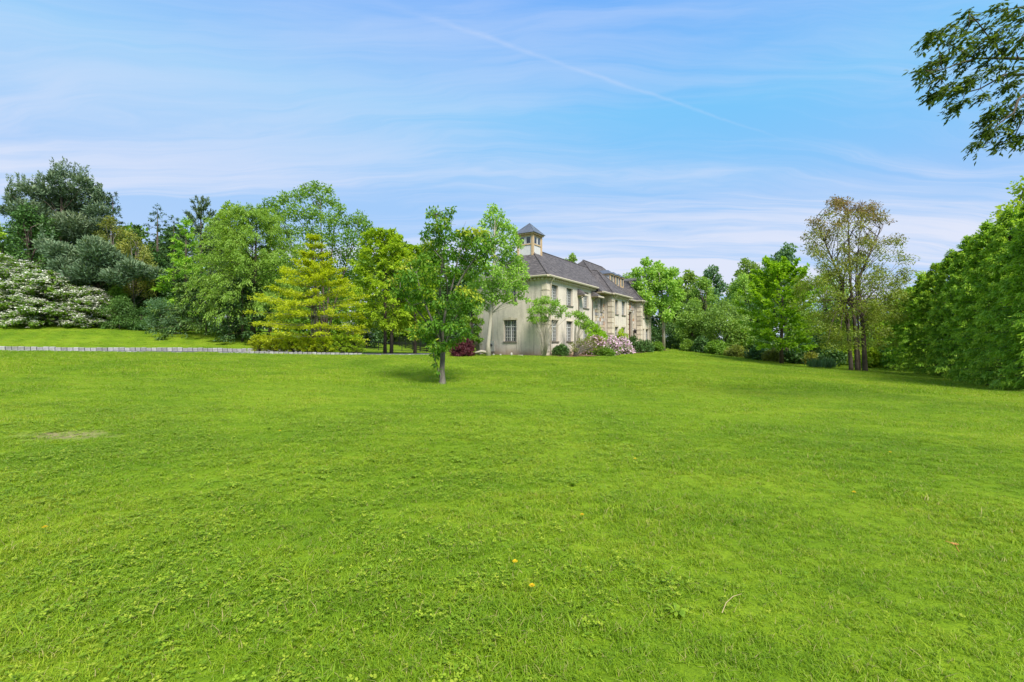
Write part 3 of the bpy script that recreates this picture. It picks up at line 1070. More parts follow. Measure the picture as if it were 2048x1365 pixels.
# the two little roofed hoppers beside the third window, with their pipes
for xa, xb, zt in ((5.85, 6.72, 6.18), (9.05, 10.35, 6.30)):
    mb = MB()
    mb.poly([(xa, -0.75, zt - 0.52), (xb, -0.75, zt - 0.52), (xb - 0.1, -0.02, zt), (xa + 0.1, -0.02, zt)])
    mb.poly([(xa, -0.02, zt - 0.52), (xa, -0.75, zt - 0.52), (xa + 0.1, -0.02, zt)])
    mb.poly([(xb, -0.75, zt - 0.52), (xb, -0.02, zt - 0.52), (xb - 0.1, -0.02, zt)])
    hd = mb.build("hood_roof", M_shingle, house, uv=True)
    MB().box(xa - 0.03, xb + 0.03, -0.84, -0.74, zt - 0.63, zt - 0.51).build("gutter", M_cream, hd)
    MB().box(xa + 0.02, xb - 0.02, -0.73, -0.01, zt - 0.60, zt - 0.53).build("soffit", M_soffit, hd)
    MB().tube([(xa + 0.25, -0.66, zt - 0.6), (xa + 0.25, -0.07, zt - 0.95), (xa + 0.25, -0.07, 0.3)], 0.05, 6).build("downpipe", M_pipe, hd)

# dormers
for cx in (18.6, 20.4, 22.2):
    yf, zb, zt = 1.42, 8.0, 9.22
    yb = zt - EM - 0.3 + 0.02
    d = MB()
    d.poly([(cx - .42, yf, zb), (cx - .42, yf, zt), (cx - .42, yb, zt)])
    d.poly([(cx + .42, yf, zb), (cx + .42, yb, zt), (cx + .42, yf, zt)])
    d.poly([(cx - .42, yf, zb), (cx + .42, yf, zb), (cx + .42, yf, zt), (cx - .42, yf, zt)])
    dm = d.build("dormer", M_white, house)
    tr_ = MB()
    for xx in (cx - .42, cx + .42):
        tr_.box(xx - .07, xx + .07, yf - .05, yf + .07, zb - .05, zt - .12)
    tr_.box(cx - .34, cx + .34, yf - .04, yf - .002, zb - .05, zb + .14)
    tr_.box(cx - .55, cx + .55, yf - .16, yb + .25, zt - .12, zt + .02)
    tr_.build("trim", M_trim, dm)
    MB().box(cx - .30, cx + .30, yf - .03, yf - .004, zb + .16, zt - .14).build("pane", M_glass, dm)
    MB().box(cx - .02, cx + .02, yf - .045, yf - .032, zb + .16, zt - .14).box(cx - .30, cx - .25, yf - .045, yf - .032, zb + .16, zt - .14).box(cx + .25, cx + .30, yf - .045, yf - .032, zb + .16, zt - .14).build("glazing_bars", M_bar, dm)
    q = MB()
    zr, yk = zt + .50, yb + 0.9
    e = [(cx - .62, yf - .24, zt + .022), (cx + .62, yf - .24, zt + .022), (cx + .62, yk - .4, zt + .022), (cx - .62, yk - .4, zt + .022)]
    pk, pb = (cx, yf + .40, zr), (cx, yk, zr)
    q.poly([e[0], e[1], pk]).poly([e[1], e[2], pb, pk]).poly([e[3], e[0], pk, pb]).poly(e[::-1])
    q.build("dormer_roof", M_seam, dm)

# chimney
mb = MB().box(27.35, 28.3, 0.75, 3.0, 0.0, 9.45)
ch = mb.build("chimney", M_mortar, house)
mb = MB()
rubble(mb, rr_, lambda s, z, p: (27.35 - p, s, z), 0.75, 3.0, 5.5, 9.4, (), 0.07)
rubble(mb, rr_, lambda s, z, p: (s, 0.75 - p, z), 27.35, 28.3, 5.5, 9.4, (), 0.07)
mb.build("field_stone", STONES, ch, 'stuff')
MB().box(27.22, 28.43, 0.62, 3.13, 9.46, 9.6).box(27.4, 28.25, 0.8, 2.95, 9.6, 9.78).build("chimney_cap", STONES[4], ch)

# cupola
ccx, ccy, hc = 3.20, 3.40, 0.74
zb, zw, ze, zp = 8.7, 10.0, 10.80, 11.98
cup = MB().box(ccx - hc, ccx + hc, ccy - hc, ccy + hc, zb, ze).build("cupola", M_white, house)
tr_ = MB()
for sx in (-1, 1):
    for sy in (-1, 1):
        tr_.box(ccx + sx * hc - .09, ccx + sx * hc + .09, ccy + sy * hc - .09, ccy + sy * hc + .09, zb + 0.02, ze - .003)
for za, zb2 in ((zw - .10, zw), (ze - .16, ze - .01)):
    tr_.box(ccx - hc + .09, ccx + hc - .09, ccy - hc - .05, ccy + hc + .05, za, zb2)
    tr_.box(ccx - hc - .05, ccx + hc + .05, ccy - hc + .09, ccy + hc - .09, za + .003, zb2 - .003)
tr_.box(ccx - hc - .20, ccx + hc + .20, ccy - hc - .20, ccy + hc + .20, ze, ze + .12)
tr_.build("trim", M_trim, cup)
for k in (-0.32, 0.32):
    for ax in (0, 1):
        for sg in (-1, 1):
            g = MB()
            f_ = MB()
            o_ = hc + 0.012
            if ax == 0:
                g.box(ccx + k - .20, ccx + k + .20, ccy + sg * o_ - .006, ccy + sg * o_ + .006, zw + .06, ze - .22)
                f_.box(ccx + k - .26, ccx + k - .20, ccy + sg * o_ - .03, ccy + sg * o_ + .03, zw + .02, ze - .17).box(ccx + k + .20, ccx + k + .26, ccy + sg * o_ - .03, ccy + sg * o_ + .03, zw + .02, ze - .17)
            else:
                g.box(ccx + sg * o_ - .006, ccx + sg * o_ + .006, ccy + k - .20, ccy + k + .20, zw + .06, ze - .22)
                f_.box(ccx + sg * o_ - .03, ccx + sg * o_ + .03, ccy + k - .26, ccy + k - .20, zw + .02, ze - .17).box(ccx + sg * o_ - .03, ccx + sg * o_ + .03, ccy + k + .20, ccy + k + .26, zw + .02, ze - .17)
            g.build("pane", M_glass, cup)
            f_.build("window_frame", M_bar, cup)
h2 = hc + 0.30
e = [(ccx - h2, ccy - h2, ze + .125), (ccx + h2, ccy - h2, ze + .125), (ccx + h2, ccy + h2, ze + .125), (ccx - h2, ccy + h2, ze + .125)]
pk = (ccx, ccy, zp)
q = MB()
for i in range(4):
    q.poly([e[i], e[(i + 1) % 4], pk])
q.poly(e[::-1])
for i in range(4):
    a, b = Vector(e[i]), Vector(e[(i + 1) % 4])
    q.tube([a, pk], 0.028, 4)
    for f_ in (0.2, 0.4, 0.6, 0.8):
        p0 = a.lerp(b, f_)
        s_ = 1 - abs(2 * f_ - 1)
        q.tube([p0, p0.lerp(Vector(pk).lerp(p0, 0) if False else (a if f_ < .5 else b).lerp(Vector(pk), s_), 1.0)], 0.016, 4)
q.build("cupola_roof", M_seam, cup)

# lantern beside the door, meter box and vent on the end wall
mb = MB().box(21.98, 22.18, -0.36, -0.16, 2.42, 2.80, 0, -0.03).box(21.93, 22.23, -0.41, -0.11, 2.82, 2.88, 0, 0.07).tube([(22.08, -0.02, 2.55), (22.08, -0.20, 3.0), (22.08, -0.26, 2.88)], 0.02, 5)
mb.build("lantern", M_black, house)
mb = MB().box(-0.16, -0.003, 4.92, 5.47, 0.62, 1.52)
bx_ = mb.build("meter_box", M_meter, house)
mb = MB()
for a in range(12):
    p0, p1 = 2 * math.pi * a / 12, 2 * math.pi * (a + 1) / 12
    c_ = (-0.27, 5.2, 1.16)
    mb.poly([c_, (-0.25, 5.2 + .12 * math.cos(p0), 1.16 + .12 * math.sin(p0)), (-0.25, 5.2 + .12 * math.cos(p1), 1.16 + .12 * math.sin(p1))])
    mb.poly([(-0.25, 5.2 + .12 * math.cos(p0), 1.16 + .12 * math.sin(p0)), (-0.162, 5.2 + .12 * math.cos(p0), 1.16 + .12 * math.sin(p0)), (-0.162, 5.2 + .12 * math.cos(p1), 1.16 + .12 * math.sin(p1)), (-0.25, 5.2 + .12 * math.cos(p1), 1.16 + .12 * math.sin(p1))])
mb.build("meter", M_glass, bx_)
MB().tube([(-0.07, 5.2, 1.5), (-0.07, 5.2, 3.2)], 0.035, 6).tube([(-0.07, 5.05, 0.64), (-0.07, 5.05, 0.2)], 0.03, 6).build("conduit", M_meter, bx_)

# ------------------------------------------------------------------ mulch bed along the house, driveway, kerbs
def drape(name, outline, lift, mat, step=0.35, kind='structure'):
    """sheet over the terrain inside a polygon"""
    xs, ys = [p[0] for p in outline], [p[1] for p in outline]
    ax, ay = np.arange(min(xs), max(xs) + step, step), np.arange(min(ys), max(ys) + step, step)
    U, V = np.meshgrid(ax, ay)
    Zq = ground_z(U, V) + lift
    cxm, cym = (U[:-1, :-1] + U[1:, 1:]) / 2, (V[:-1, :-1] + V[1:, 1:]) / 2
    inside = np.zeros(cxm.shape, bool)
    n = len(outline)
    for i in range(n):
        (x0_, y0_), (x1_, y1_) = outline[i], outline[(i + 1) % n]
        cond = ((y0_ > cym) != (y1_ > cym))
        with np.errstate(divide='ignore', invalid='ignore'):
            xi = (x1_ - x0_) * (cym - y0_) / (y1_ - y0_ + 1e-12) + x0_
        inside ^= cond & (cxm < xi)
    id_ = np.arange(U.size).reshape(U.shape)
    q = np.stack([id_[:-1, :-1], id_[:-1, 1:], id_[1:, 1:], id_[1:, :-1]], -1)[inside]
    used = np.unique(q)
    remap = np.zeros(U.size, int)
    remap[used] = np.arange(len(used))
    return tag(link_mesh(name, np_mesh(name, np.stack([U, V, Zq], -1).reshape(-1, 3)[used], remap[q], mat)), kind=kind)

M_mulch = simple_mat("mulch", (0.20, 0.13, 0.075), 0.95, 0.05, 0.5, 14, bump=0.8)
M_asphalt = simple_mat("asphalt", (0.075, 0.075, 0.08), 0.9, 0.2, 0.2, 30)
ol = [hw(t_, -2.55 - 0.4 * math.sin(t_ * 0.5)) for t_ in np.arange(-0.9, 28.5, 0.6)] + [hw(28.5, 9), hw(-0.9, 9)]
drape("mulch_bed", ol, 0.03, M_mulch, 0.3)
dr = [(x, curve(K1, x) + 0.10) for x in np.arange(-35, K1[-1][0], 1.0)]
dr += [(x, curve(K2, x) - 0.05) for x in np.arange(K1[-1][0], -35, -1.0)]
drape("driveway", dr, 0.025, M_asphalt, 0.3)

M_kerb = simple_mat("granite_kerb", (0.29, 0.28, 0.275), 0.9, 0.15, 0.25, 7)
def kerb(name, label, K, xs0, xs1, length, height, width, offset, group=None):
    root = empty(name, (xs0, float(curve(K, xs0)), zg(xs0, float(curve(K, xs0)))), 0, label, "kerb", group)
    r = random.Random(int(abs(xs0) * 10) + 3)
    meshes = []
    for i in range(6):
        j = lambda q=0.012: r.uniform(-q, q)
        L, H, Wd = length - 0.034, height * r.uniform(0.92, 1.06), width
        mb = MB()
        b = [(-L / 2, -Wd / 2, -0.25), (L / 2, -Wd / 2, -0.25), (L / 2, Wd / 2, -0.25), (-L / 2, Wd / 2, -0.25)]
        s = [(x_ + j(), y_ + j(), H - 0.03) for x_, y_, _ in b]
        tp = [(x_ * 0.90 + j(), y_ * 0.82 + j(), H + j(0.008)) for x_, y_, _ in b]
        for i2 in range(4):
            k2 = (i2 + 1) % 4
            mb.poly([b[i2], b[k2], s[k2], s[i2]]).poly([s[i2], s[k2], tp[k2], tp[i2]])
        mb.poly(tp)
        me = mb.mesh("kerb_stone")
        me.materials.append(M_kerb)
        meshes.append(me)
    x = xs0
    rx, ry, rz_ = root.location
    while x < xs1:
        y = float(curve(K, x)) + offset
        sl = (float(curve(K, x + 0.2)) - float(curve(K, x - 0.2))) / 0.4
        ang = math.atan(sl)
        o = link_mesh("kerb_stone", r.choice(meshes), None, root)
        o.location = (x - rx, y - ry, zg(x, y) - rz_ + r.uniform(-0.008, 0.008))
        o.rotation_euler = (r.uniform(-.02, .02), r.uniform(-.02, .02), ang + r.uniform(-.02, .02))
        x += length * math.cos(ang)
    return root
kerb("stone_kerb", "tall grey granite block kerb on the far side of the driveway below the grass bank", K2, plan(-40, 31.8)[0], plan(600, 39.2)[0], 0.34, 0.27, 0.18, 0.0)
kerb("stone_kerb", "low flush grey granite kerb between driveway and near lawn on the left", K1, plan(-60, 23.9)[0], plan(488, 28.5)[0], 0.30, 0.05, 0.16, 0.0)
kerb("stone_kerb", "grey granite block kerb in front of the golden shrub bed", K1, plan(496, 28.6)[0], plan(727, 30.2)[0], 0.28, 0.15, 0.17, 0.0)
kerb("stone_kerb", "thin pale kerb running from the golden shrub bed towards the red maple", K1, plan(730, 30.3)[0], plan(862, 35)[0], 0.28, 0.06, 0.14, 0.0)

# fences beyond the driveway
def picket_fence(name, label, p0, p1, h, n_post, rails):
    root = empty(name, (p0[0], p0[1], zg(*p0)), 0, label, "fence")
    rx, ry, rz_ = root.location
    v0, v1 = Vector((p0[0], p0[1], 0)), Vector((p1[0], p1[1], 0))
    post = MB().box(-.035, .035, -.035, .035, -0.1, h + .08).mesh("post")
    post.materials.append(M_black)
    pk = MB()
    tops = []
    for i in range(n_post + 1):
        p = v0.lerp(v1, i / n_post)
        z = zg(p.x, p.y)
        o = link_mesh("post", post, None, root)
        o.location = (p.x - rx, p.y - ry, z - rz_)
        tops.append(Vector((p.x - rx, p.y - ry, z - rz_)))
        if i < n_post:
            p2 = v0.lerp(v1, (i + 1) / n_post)
            for k in range(1, 14):
                q = p.lerp(p2, k / 14)
                zz = zg(q.x, q.y) - rz_
                pk.box(q.x - rx - .009, q.x - rx + .009, q.y - ry - .009, q.y - ry + .009, zz + 0.08, zz + h - .02)
    for zz in rails:
        for a, b in zip(tops[:-1], tops[1:]):
            MB().tube([a + Vector((0, 0, zz)), b + Vector((0, 0, zz))], 0.02, 4).build("rail", M_black, root)
    pk.build("picket", M_black, root, 'stuff')
picket_fence("metal_fence", "thin black metal picket fence behind the yellow green trees", at(690, 700, 62).xy[:], at(905, 702, 56).xy[:], 1.25, 9, (0.15, 1.1))
def rail_fence():
    p0, p1 = at(788, 700, 78), at(880, 700, 52)
    root = empty("rail_fence", (p0.x, p0.y, zg(p0.x, p0.y)), 0, "black slatted fence of long sloping rails beyond the driveway", "fence")
    o0 = root.location
    hts = (0.15, 0.38, 0.61, 0.84, 1.07, 1.30, 1.53)
    N = 6
    P = []
    for i in range(N + 1):
        p = p0.lerp(p1, i / N)
        P.append(Vector((p.x - o0.x, p.y - o0.y, zg(p.x, p.y) - o0.z)))
    post = MB().box(-.06, .06, -.06, .06, -0.1, 1.75).mesh("post")
    post.materials.append(M_black)
    for p in P:
        link_mesh("post", post, None, root).location = p
    for h in hts:
        mb = MB()
        for a, b in zip(P[:-1], P[1:]):
            mb.poly([a + Vector((0.03, -.05, h)), b + Vector((0.03, -.05, h)), b + Vector((0.03, -.05, h + .17)), a + Vector((0.03, -.05, h + .17))])
            mb.poly([a + Vector((-.01, -.02, h)), a + Vector((-.01, -.02, h + .17)), b + Vector((-.01, -.02, h + .17)), b + Vector((-.01, -.02, h))])
            mb.poly([a + Vector((0.03, -.05, h + .17)), b + Vector((0.03, -.05, h + .17)), b + Vector((-.01, -.02, h + .17)), a + Vector((-.01, -.02, h + .17))])
        mb.build("rail", M_black, root)
rail_fence()
# ------------------------------------------------------------------ plants: generators
M_bark_grey = bark_mat("bark_grey", (0.10, 0.085, 0.065), (0.27, 0.24, 0.19))
M_bark_dark = bark_mat("bark_dark", (0.045, 0.034, 0.025), (0.13, 0.10, 0.075))
M_bark_lichen = bark_mat("bark_lichen", (0.05, 0.042, 0.032), (0.21, 0.19, 0.15))
M_bark_pale = bark_mat("bark_pale", (0.26, 0.23, 0.17), (0.46, 0.42, 0.33))

def unit(a):
    return a / np.maximum(np.linalg.norm(a, axis=-1, keepdims=True), 1e-9)

def leaf_cards(P, D, N, L, Wd, fold=0.12, shape='kite'):
    """folded leaf-shaped faces: P base (n,3), D direction, N rough normal, L length, Wd width"""
    n = len(P)
    D = unit(D)
    S = unit(np.cross(D, N))
    U = np.cross(S, D)
    L = np.broadcast_to(np.asarray(L, float), (n,))[:, None]
    Wd = np.broadcast_to(np.asarray(Wd, float), (n,))[:, None]
    mid = P + D * L * 0.45
    a = mid + S * Wd * 0.5 + U * Wd * fold
    b = mid - S * Wd * 0.5 + U * Wd * fold
    tip = P + D * L
    V = np.stack([P, a, tip, b], 1).reshape(-1, 3)
    Q = np.arange(n * 4).reshape(n, 4)
    return V, Q

class Crown:
    def __init__(self, seed):
        self.r = np.random.default_rng(seed)
        self.parts = []
        self.tints = []
        self.wood = MB()
        self.ls = 1.3
    def add(self, P, D, N, L, Wd, tint, fold=0.12):
        V, Q = leaf_cards(P, D, N, L * self.ls, Wd * self.ls, fold)
        self.parts.append(V)
        self.tints.append(np.repeat(np.clip(tint, 0, 1), 4))
    def clumps(self, C_, R_, n, L, Wd, bias=0.0, up=0.5, droop=0.0, shell=0.45, cl_var=0.3, lf_var=0.4, tint_fn=None):
        """leaves spread through ellipsoidal clumps; n leaves in all"""
        r = self.r
        C_, R_ = np.asarray(C_, float), np.asarray(R_, float)
        if R_.ndim == 1:
            R_ = np.stack([R_, R_, R_ * 0.8], -1)
        wgt = (R_[:, 0] * R_[:, 1] * R_[:, 2]) ** (2 / 3)
        k = r.choice(len(C_), n, p=wgt / wgt.sum())
        d = unit(r.normal(size=(n, 3)))
        q = r.uniform(size=n) ** shell
        # ragged outline: the reach varies with direction
        q = q * (0.78 + 0.30 * r.uniform(size=n))
        off = d * q[:, None]
        P = C_[k] + off * R_[k]
        N = unit(d * 0.5 + np.array([0, 0, up]) + r.normal(0, 0.55, (n, 3)))
        D = unit(d * 0.6 + r.normal(0, 0.6, (n, 3)) + np.array([0, 0, -droop]))
        ct = r.uniform(size=len(C_))
        tint = 0.5 + bias + cl_var * (ct[k] - 0.5) + lf_var * (r.uniform(size=n) - 0.5)
        if tint_fn is not None:
            tint = tint + tint_fn(P, off)
        s = r.uniform(0.7, 1.25, n)
        self.add(P, D, N, L * s, Wd * s, tint)
    def limb(self, a, b, r0, r1, bow=0.15, seg=4, sides=5, droop=0.0):
        a, b = Vector(a), Vector(b)
        v = b - a
        side = Vector(self.r.normal(size=3)) * v.length * bow * 0.5
        pts = []
        for i in range(seg + 1):
            f = i / seg
            pts.append(a + v * f + side * math.sin(math.pi * f) + Vector((0, 0, bow * v.length * 0.4 * math.sin(math.pi * f) * (1 if droop == 0 else -droop))))
        self.wood.tube(pts, [r0 + (r1 - r0) * (i / seg) ** 0.8 for i in range(seg + 1)], sides)
        return pts
    def sprays(self, base, H, R, h0, prof, nb, a0, a1, curv, ntw, nlf, L, Wd, tw=0.35, bias=0.0, droop=0.2, tip_light=0.25, flat=0.25, azspread=None, twin=0.22, lfvar=0.35, wood=True, side_yaw=(0.5, 1.25), rbranch=0.03, nrough=0.45, tiers=0):
        """branches from an upright stem, twigs along them, leaves along the twigs"""
        r = self.r
        base = np.asarray(base, float)
        h = (np.arange(nb) + r.uniform(0, 1, nb)) / nb
        if tiers:
            h = np.clip((np.floor(h * tiers) + .5 + r.uniform(-.16, .16, nb)) / tiers, 0, 1)
        z = base[2] + H * (h0 + (1 - h0) * h)
        az = np.arange(nb) * 2.39996 + r.uniform(-0.4, 0.4, nb)
        if azspread is not None:
            az = azspread[0] + (az % 6.28318 - 3.14159) / 3.14159 * azspread[1]
        ln = R * prof(h) * r.uniform(0.72, 1.12, nb)
        el = a0 + (a1 - a0) * h + r.normal(0, 0.07, nb)
        out = np.stack([np.cos(az), np.sin(az), np.zeros(nb)], -1)
        def bp(k, s):
            hd = ln[k] * s * np.cos(el[k])
            vz = ln[k] * (s * np.sin(el[k]) + curv * s * s)
            p = out[k] * hd[..., None]
            p[..., 0] += base[0]
            p[..., 1] += base[1]
            p[..., 2] = z[k] + vz
            return p
        def bt(k, s):
            t_ = out[k] * np.cos(el[k])[..., None]
            t_[..., 2] = np.sin(el[k]) + 2 * curv * s
            return unit(t_)
        if wood:
            for k in range(nb):
                pts = [bp(np.array([k]), np.array([s]))[0] for s in (0, .3, .6, .95)]
                rb = rbranch * (0.4 + 0.6 * ln[k] / max(R, .1))
                self.wood.tube(pts, [rb, rb * .7, rb * .45, rb * .15], 4)
        m_ = nb * ntw
        k = np.repeat(np.arange(nb), ntw)
        s = twin + (1 - twin) * r.uniform(0, 1, m_) ** 0.8
        p0 = bp(k, s)
        td = bt(k, s)
        sgn = np.where(r.uniform(size=m_) < 0.5, -1.0, 1.0)
        yaw = sgn * r.uniform(side_yaw[0], side_yaw[1], m_) * (1 - 0.5 * s)
        ca, sa = np.cos(yaw), np.sin(yaw)
        d2 = np.stack([td[:, 0] * ca - td[:, 1] * sa, td[:, 0] * sa + td[:, 1] * ca, td[:, 2] + r.normal(0, flat, m_) - droop * 0.5], -1)
        d2 = unit(d2)
        tl = ln[k] * tw * (1.15 - s) + 0.06 * R
        tl = tl * r.uniform(0.6, 1.2, m_)
        kk = np.repeat(np.arange(m_), nlf)
        u = r.uniform(0, 1, m_ * nlf)
        P = p0[kk] + d2[kk] * (tl[kk] * u)[:, None]
        P[:, 2] -= droop * tl[kk] * u * u
        P += r.normal(0, 0.03 * R ** 0.5, P.shape)
        D = unit(d2[kk] * 0.8 + r.normal(0, 0.5, P.shape) + np.array([0, 0, -droop]))
        N = unit(np.array([0, 0, 1.0]) + r.normal(0, nrough, P.shape))
        bt_ = r.uniform(size=nb)
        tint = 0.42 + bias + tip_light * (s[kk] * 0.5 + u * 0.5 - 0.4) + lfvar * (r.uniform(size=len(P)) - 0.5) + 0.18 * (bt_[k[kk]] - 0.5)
        sc = r.uniform(0.75, 1.25, len(P))
        kp = r.uniform(size=m_)[kk] < np.clip(ln[k] / (0.55 * R), 0.22, 1.0)[kk]
        P, D, N, sc, tint = P[kp], D[kp], N[kp], sc[kp], tint[kp]
        self.add(P, D, N, L * sc, Wd * sc, tint)
        return P, D
    def leaf_mesh(self, name, mat, origin):
        V = np.concatenate(self.parts) - np.asarray(origin)[None, :]
        T = np.concatenate(self.tints)
        Q = np.arange(len(V)).reshape(-1, 4)
        return np_mesh(name, V, Q, mat, {'tint': T})
    def finish(self, name, label, cat, origin, mat, bark, crown='crown', trunk='trunk', group=None):
        root = empty(name, tuple(origin), 0, label, cat, group)
        link_mesh(crown, self.leaf_mesh(crown, mat, origin), None, root)
        if self.wood.v:
            o_ = Vector(origin)
            self.wood.v = [tuple(Vector(v) - o_) for v in self.wood.v]
            self.wood.build(trunk, bark, root, smooth=True)
        return root


def ground_pt(px, d):
    x = (px - 1024) / FPX * d
    return np.array([x, d, float(ground_z(np.array([x]), np.array([d]))[0])])
def pz(py, d): return EYE - (py - 682.5) / FPX * d
def mpp(d): return d / FPX           # metres per photo pixel at a depth

def px_clumps(rng, lst, d, spread, zscale=0.85):
    """clumps given as (px, py, radius px) round a depth; each gets its own depth"""
    Cs, Rs = [], []
    for px, py, pr in lst:
        dd = d + rng.uniform(-1, 1) * spread
        p = at(px, py, dd)
        q = pr * mpp(dd)
        Cs.append(tuple(p))
        Rs.append((q, q * 1.1, q * zscale))
    return np.array(Cs), np.array(Rs)

def envelope_clumps(rng, base, ztop, zlow, R, K, prof, rel=0.3, flat=0.8):
    Cs, Rs = [], []
    H = ztop - zlow
    for i in range(K):
        h = (i + rng.uniform()) / K
        pr = prof(h)
        rad = rel * R * (0.55 + 0.6 * pr) * rng.uniform(0.75, 1.2)
        a = rng.uniform(0, 6.283)
        q = max(pr * R - rad * 0.75, 0) * math.sqrt(rng.uniform(0.25, 1.0))
        Cs.append((base[0] + q * math.cos(a), base[1] + q * math.sin(a), zlow + h * (H - rad * flat) + 0.15 * rad))
        Rs.append((rad, rad, rad * flat))
    return np.array(Cs), np.array(Rs)

round_prof = lambda h: np.sqrt(np.clip(1 - ((h - 0.42) / 0.60) ** 2, 0.02, 1))
cone_prof = lambda h: np.clip(1.03 - h, 0.03, 1) ** 0.85
egg_prof = lambda h: np.sqrt(np.clip(1 - ((h - 0.33) / 0.70) ** 2, 0.02, 1))
vase_prof = lambda h: np.clip(0.25 + 1.0 * h, 0, 1) * np.sqrt(np.clip(1 - ((h - .5) / .56) ** 2, 0.05, 1))

def broad_tree(name, label, px, top, d, hw_px, low, mat, bark, seed, n=9000, K=34, L=0.24, Wd=0.15, rel=0.34, prof=round_prof, bias=0.0, trunk_r=None, cat="tree", group=None, droop=0.15, up=0.5, shell=0.45, limbs=True, base=None, flat=0.8, trunk_px=None):
    c = Crown(seed)
    if d < 70:
        c.ls = 1.1
        n = int(n * 1.25)
    b = ground_pt(trunk_px if trunk_px is not None else px, d) if base is None else np.array(base)
    R = hw_px * mpp(d)
    zt, zl = pz(top, d), pz(low, d)
    cx = (px - 1024) / FPX * d
    Cs, Rs = envelope_clumps(c.r, (cx, d, 0), zt, zl, R, K, prof, rel, flat)
    H = zt - b[2]
    tr_ = trunk_r or 0.022 * H
    top_in = Vector((cx, d, zl + (zt - zl) * 0.75))
    pts = [Vector(b) - Vector((0, 0, 0.15)), Vector(b) + Vector((0, 0, 0.25))]
    for f in (0.3, 0.6, 1.0):
        pts.append(Vector(b).lerp(top_in, f) + Vector(c.r.normal(0, 0.02 * H * f, 3)))
    c.wood.tube(pts, [tr_ * 1.35, tr_, tr_ * 0.8, tr_ * 0.5, tr_ * 0.15], 8)
    if limbs:
        for C1, R1 in zip(Cs, Rs):
            f = np.clip((C1[2] - b[2]) / (top_in.z - b[2]) * 0.72 - 0.05, 0.12, 0.95)
            a = Vector(b).lerp(top_in, float(f))
            c.limb(a, C1, tr_ * 0.32, 0.02, 0.14, 3, 4)
    c.clumps(Cs, Rs, n, L, Wd, bias, up, droop, shell)
    return c.finish(name, label, cat, b, mat, bark, group=group)

def densify(pts, n=8):
    pts = [Vector(p) for p in pts]
    return [a_.lerp(b_, i / n) for a_, b_ in zip(pts[:-1], pts[1:]) for i in range(n)] + [pts[-1]]

def conifer(name, label, px, top, d, hw_px, low, mat, seed, nb=46, ntw=12, nlf=12, L=0.34, Wd=0.09, prof=cone_prof, a0=-0.05, a1=0.55, curv=-0.12, droop=0.25, bias=0.0, tw=0.42, cat="tree", group=None, tip_light=0.3, azspread=None, bark=None, leaders=0, flat=0.25, side_yaw=(0.5, 1.25), ls=1.15):
    c = Crown(seed)
    c.ls = ls
    b = ground_pt(px, d)
    zt, zl = pz(top, d), pz(low, d)
    H = zt - b[2]
    R = hw_px * mpp(d)
    h0 = max((zl - b[2]) / H, 0.015)
    nb = max(nb, int(H * (1 - h0) / R * 20))
    c.wood.tube([tuple(b - [0, 0, .15]), tuple(b + [0, 0, H * .5]), tuple(b + [0, 0, H * .98])], [0.02 * H, 0.012 * H, 0.01], 7)
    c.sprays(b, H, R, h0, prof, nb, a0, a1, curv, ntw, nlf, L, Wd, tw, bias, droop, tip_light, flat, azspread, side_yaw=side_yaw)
    return c.finish(name, label, cat, b, mat, bark or M_bark_dark, group=group)

# leaf colours (dark, mid, light)
L_mid = leaf_mat("leaf_mid_green", (0.034, 0.085, 0.010), (0.088, 0.175, 0.020), (0.175, 0.28, 0.038), gain=1.75)
L_bright = leaf_mat("leaf_bright_green", (0.075, 0.165, 0.008), (0.150, 0.280, 0.013), (0.24, 0.37, 0.025), gain=1.55)
L_yellow = leaf_mat("leaf_yellow_green", (0.100, 0.180, 0.010), (0.195, 0.305, 0.016), (0.31, 0.41, 0.03), gain=1.55)
L_gold = leaf_mat("leaf_golden", (0.23, 0.32, 0.010), (0.43, 0.54, 0.018), (0.56, 0.64, 0.045), warm=(1.1, 1.15, 0.5, 1))
L_dark = leaf_mat("leaf_dark_green", (0.014, 0.040, 0.010), (0.034, 0.085, 0.018), (0.075, 0.15, 0.03), 0.22, gain=1.55)
L_pale = leaf_mat("leaf_pale_green", (0.070, 0.140, 0.020), (0.128, 0.232, 0.034), (0.215, 0.335, 0.065), gain=1.85)
L_pine = leaf_mat("needle_blue_green", (0.030, 0.062, 0.034), (0.075, 0.125, 0.065), (0.15, 0.20, 0.105), 0.15, gain=1.55)
L_spruce = leaf_mat("needle_dark_green", (0.014, 0.036, 0.012), (0.034, 0.080, 0.022), (0.11, 0.18, 0.035), 0.15, gain=1.55)
L_hem = leaf_mat("needle_hemlock", (0.040, 0.095, 0.012), (0.105, 0.220, 0.022), (0.27, 0.39, 0.045), 0.45, gain=1.85)
L_central = leaf_mat("leaf_deep_green_yellow_tips", (0.030, 0.090, 0.010), (0.076, 0.185, 0.014), (0.31, 0.36, 0.03), 0.42, gain=1.55)
L_bronze = leaf_mat("leaf_bronze", (0.080, 0.140, 0.012), (0.145, 0.195, 0.024), (0.150, 0.095, 0.042), 0.35, gain=1.55)
L_red = leaf_mat("leaf_dark_red", (0.025, 0.006, 0.008), (0.070, 0.014, 0.020), (0.14, 0.035, 0.035), 0.25, warm=(1.2, .9, .9, 1))
L_blue = leaf_mat("leaf_blue_green", (0.030, 0.075, 0.030), (0.070, 0.150, 0.065), (0.14, 0.23, 0.11), gain=1.55)
L_olive = leaf_mat("leaf_olive_brown", (0.060, 0.085, 0.016), (0.130, 0.165, 0.030), (0.24, 0.26, 0.06), gain=1.55)
L_over = leaf_mat("leaf_dark_olive", (0.030, 0.060, 0.010), (0.080, 0.145, 0.018), (0.19, 0.23, 0.05))
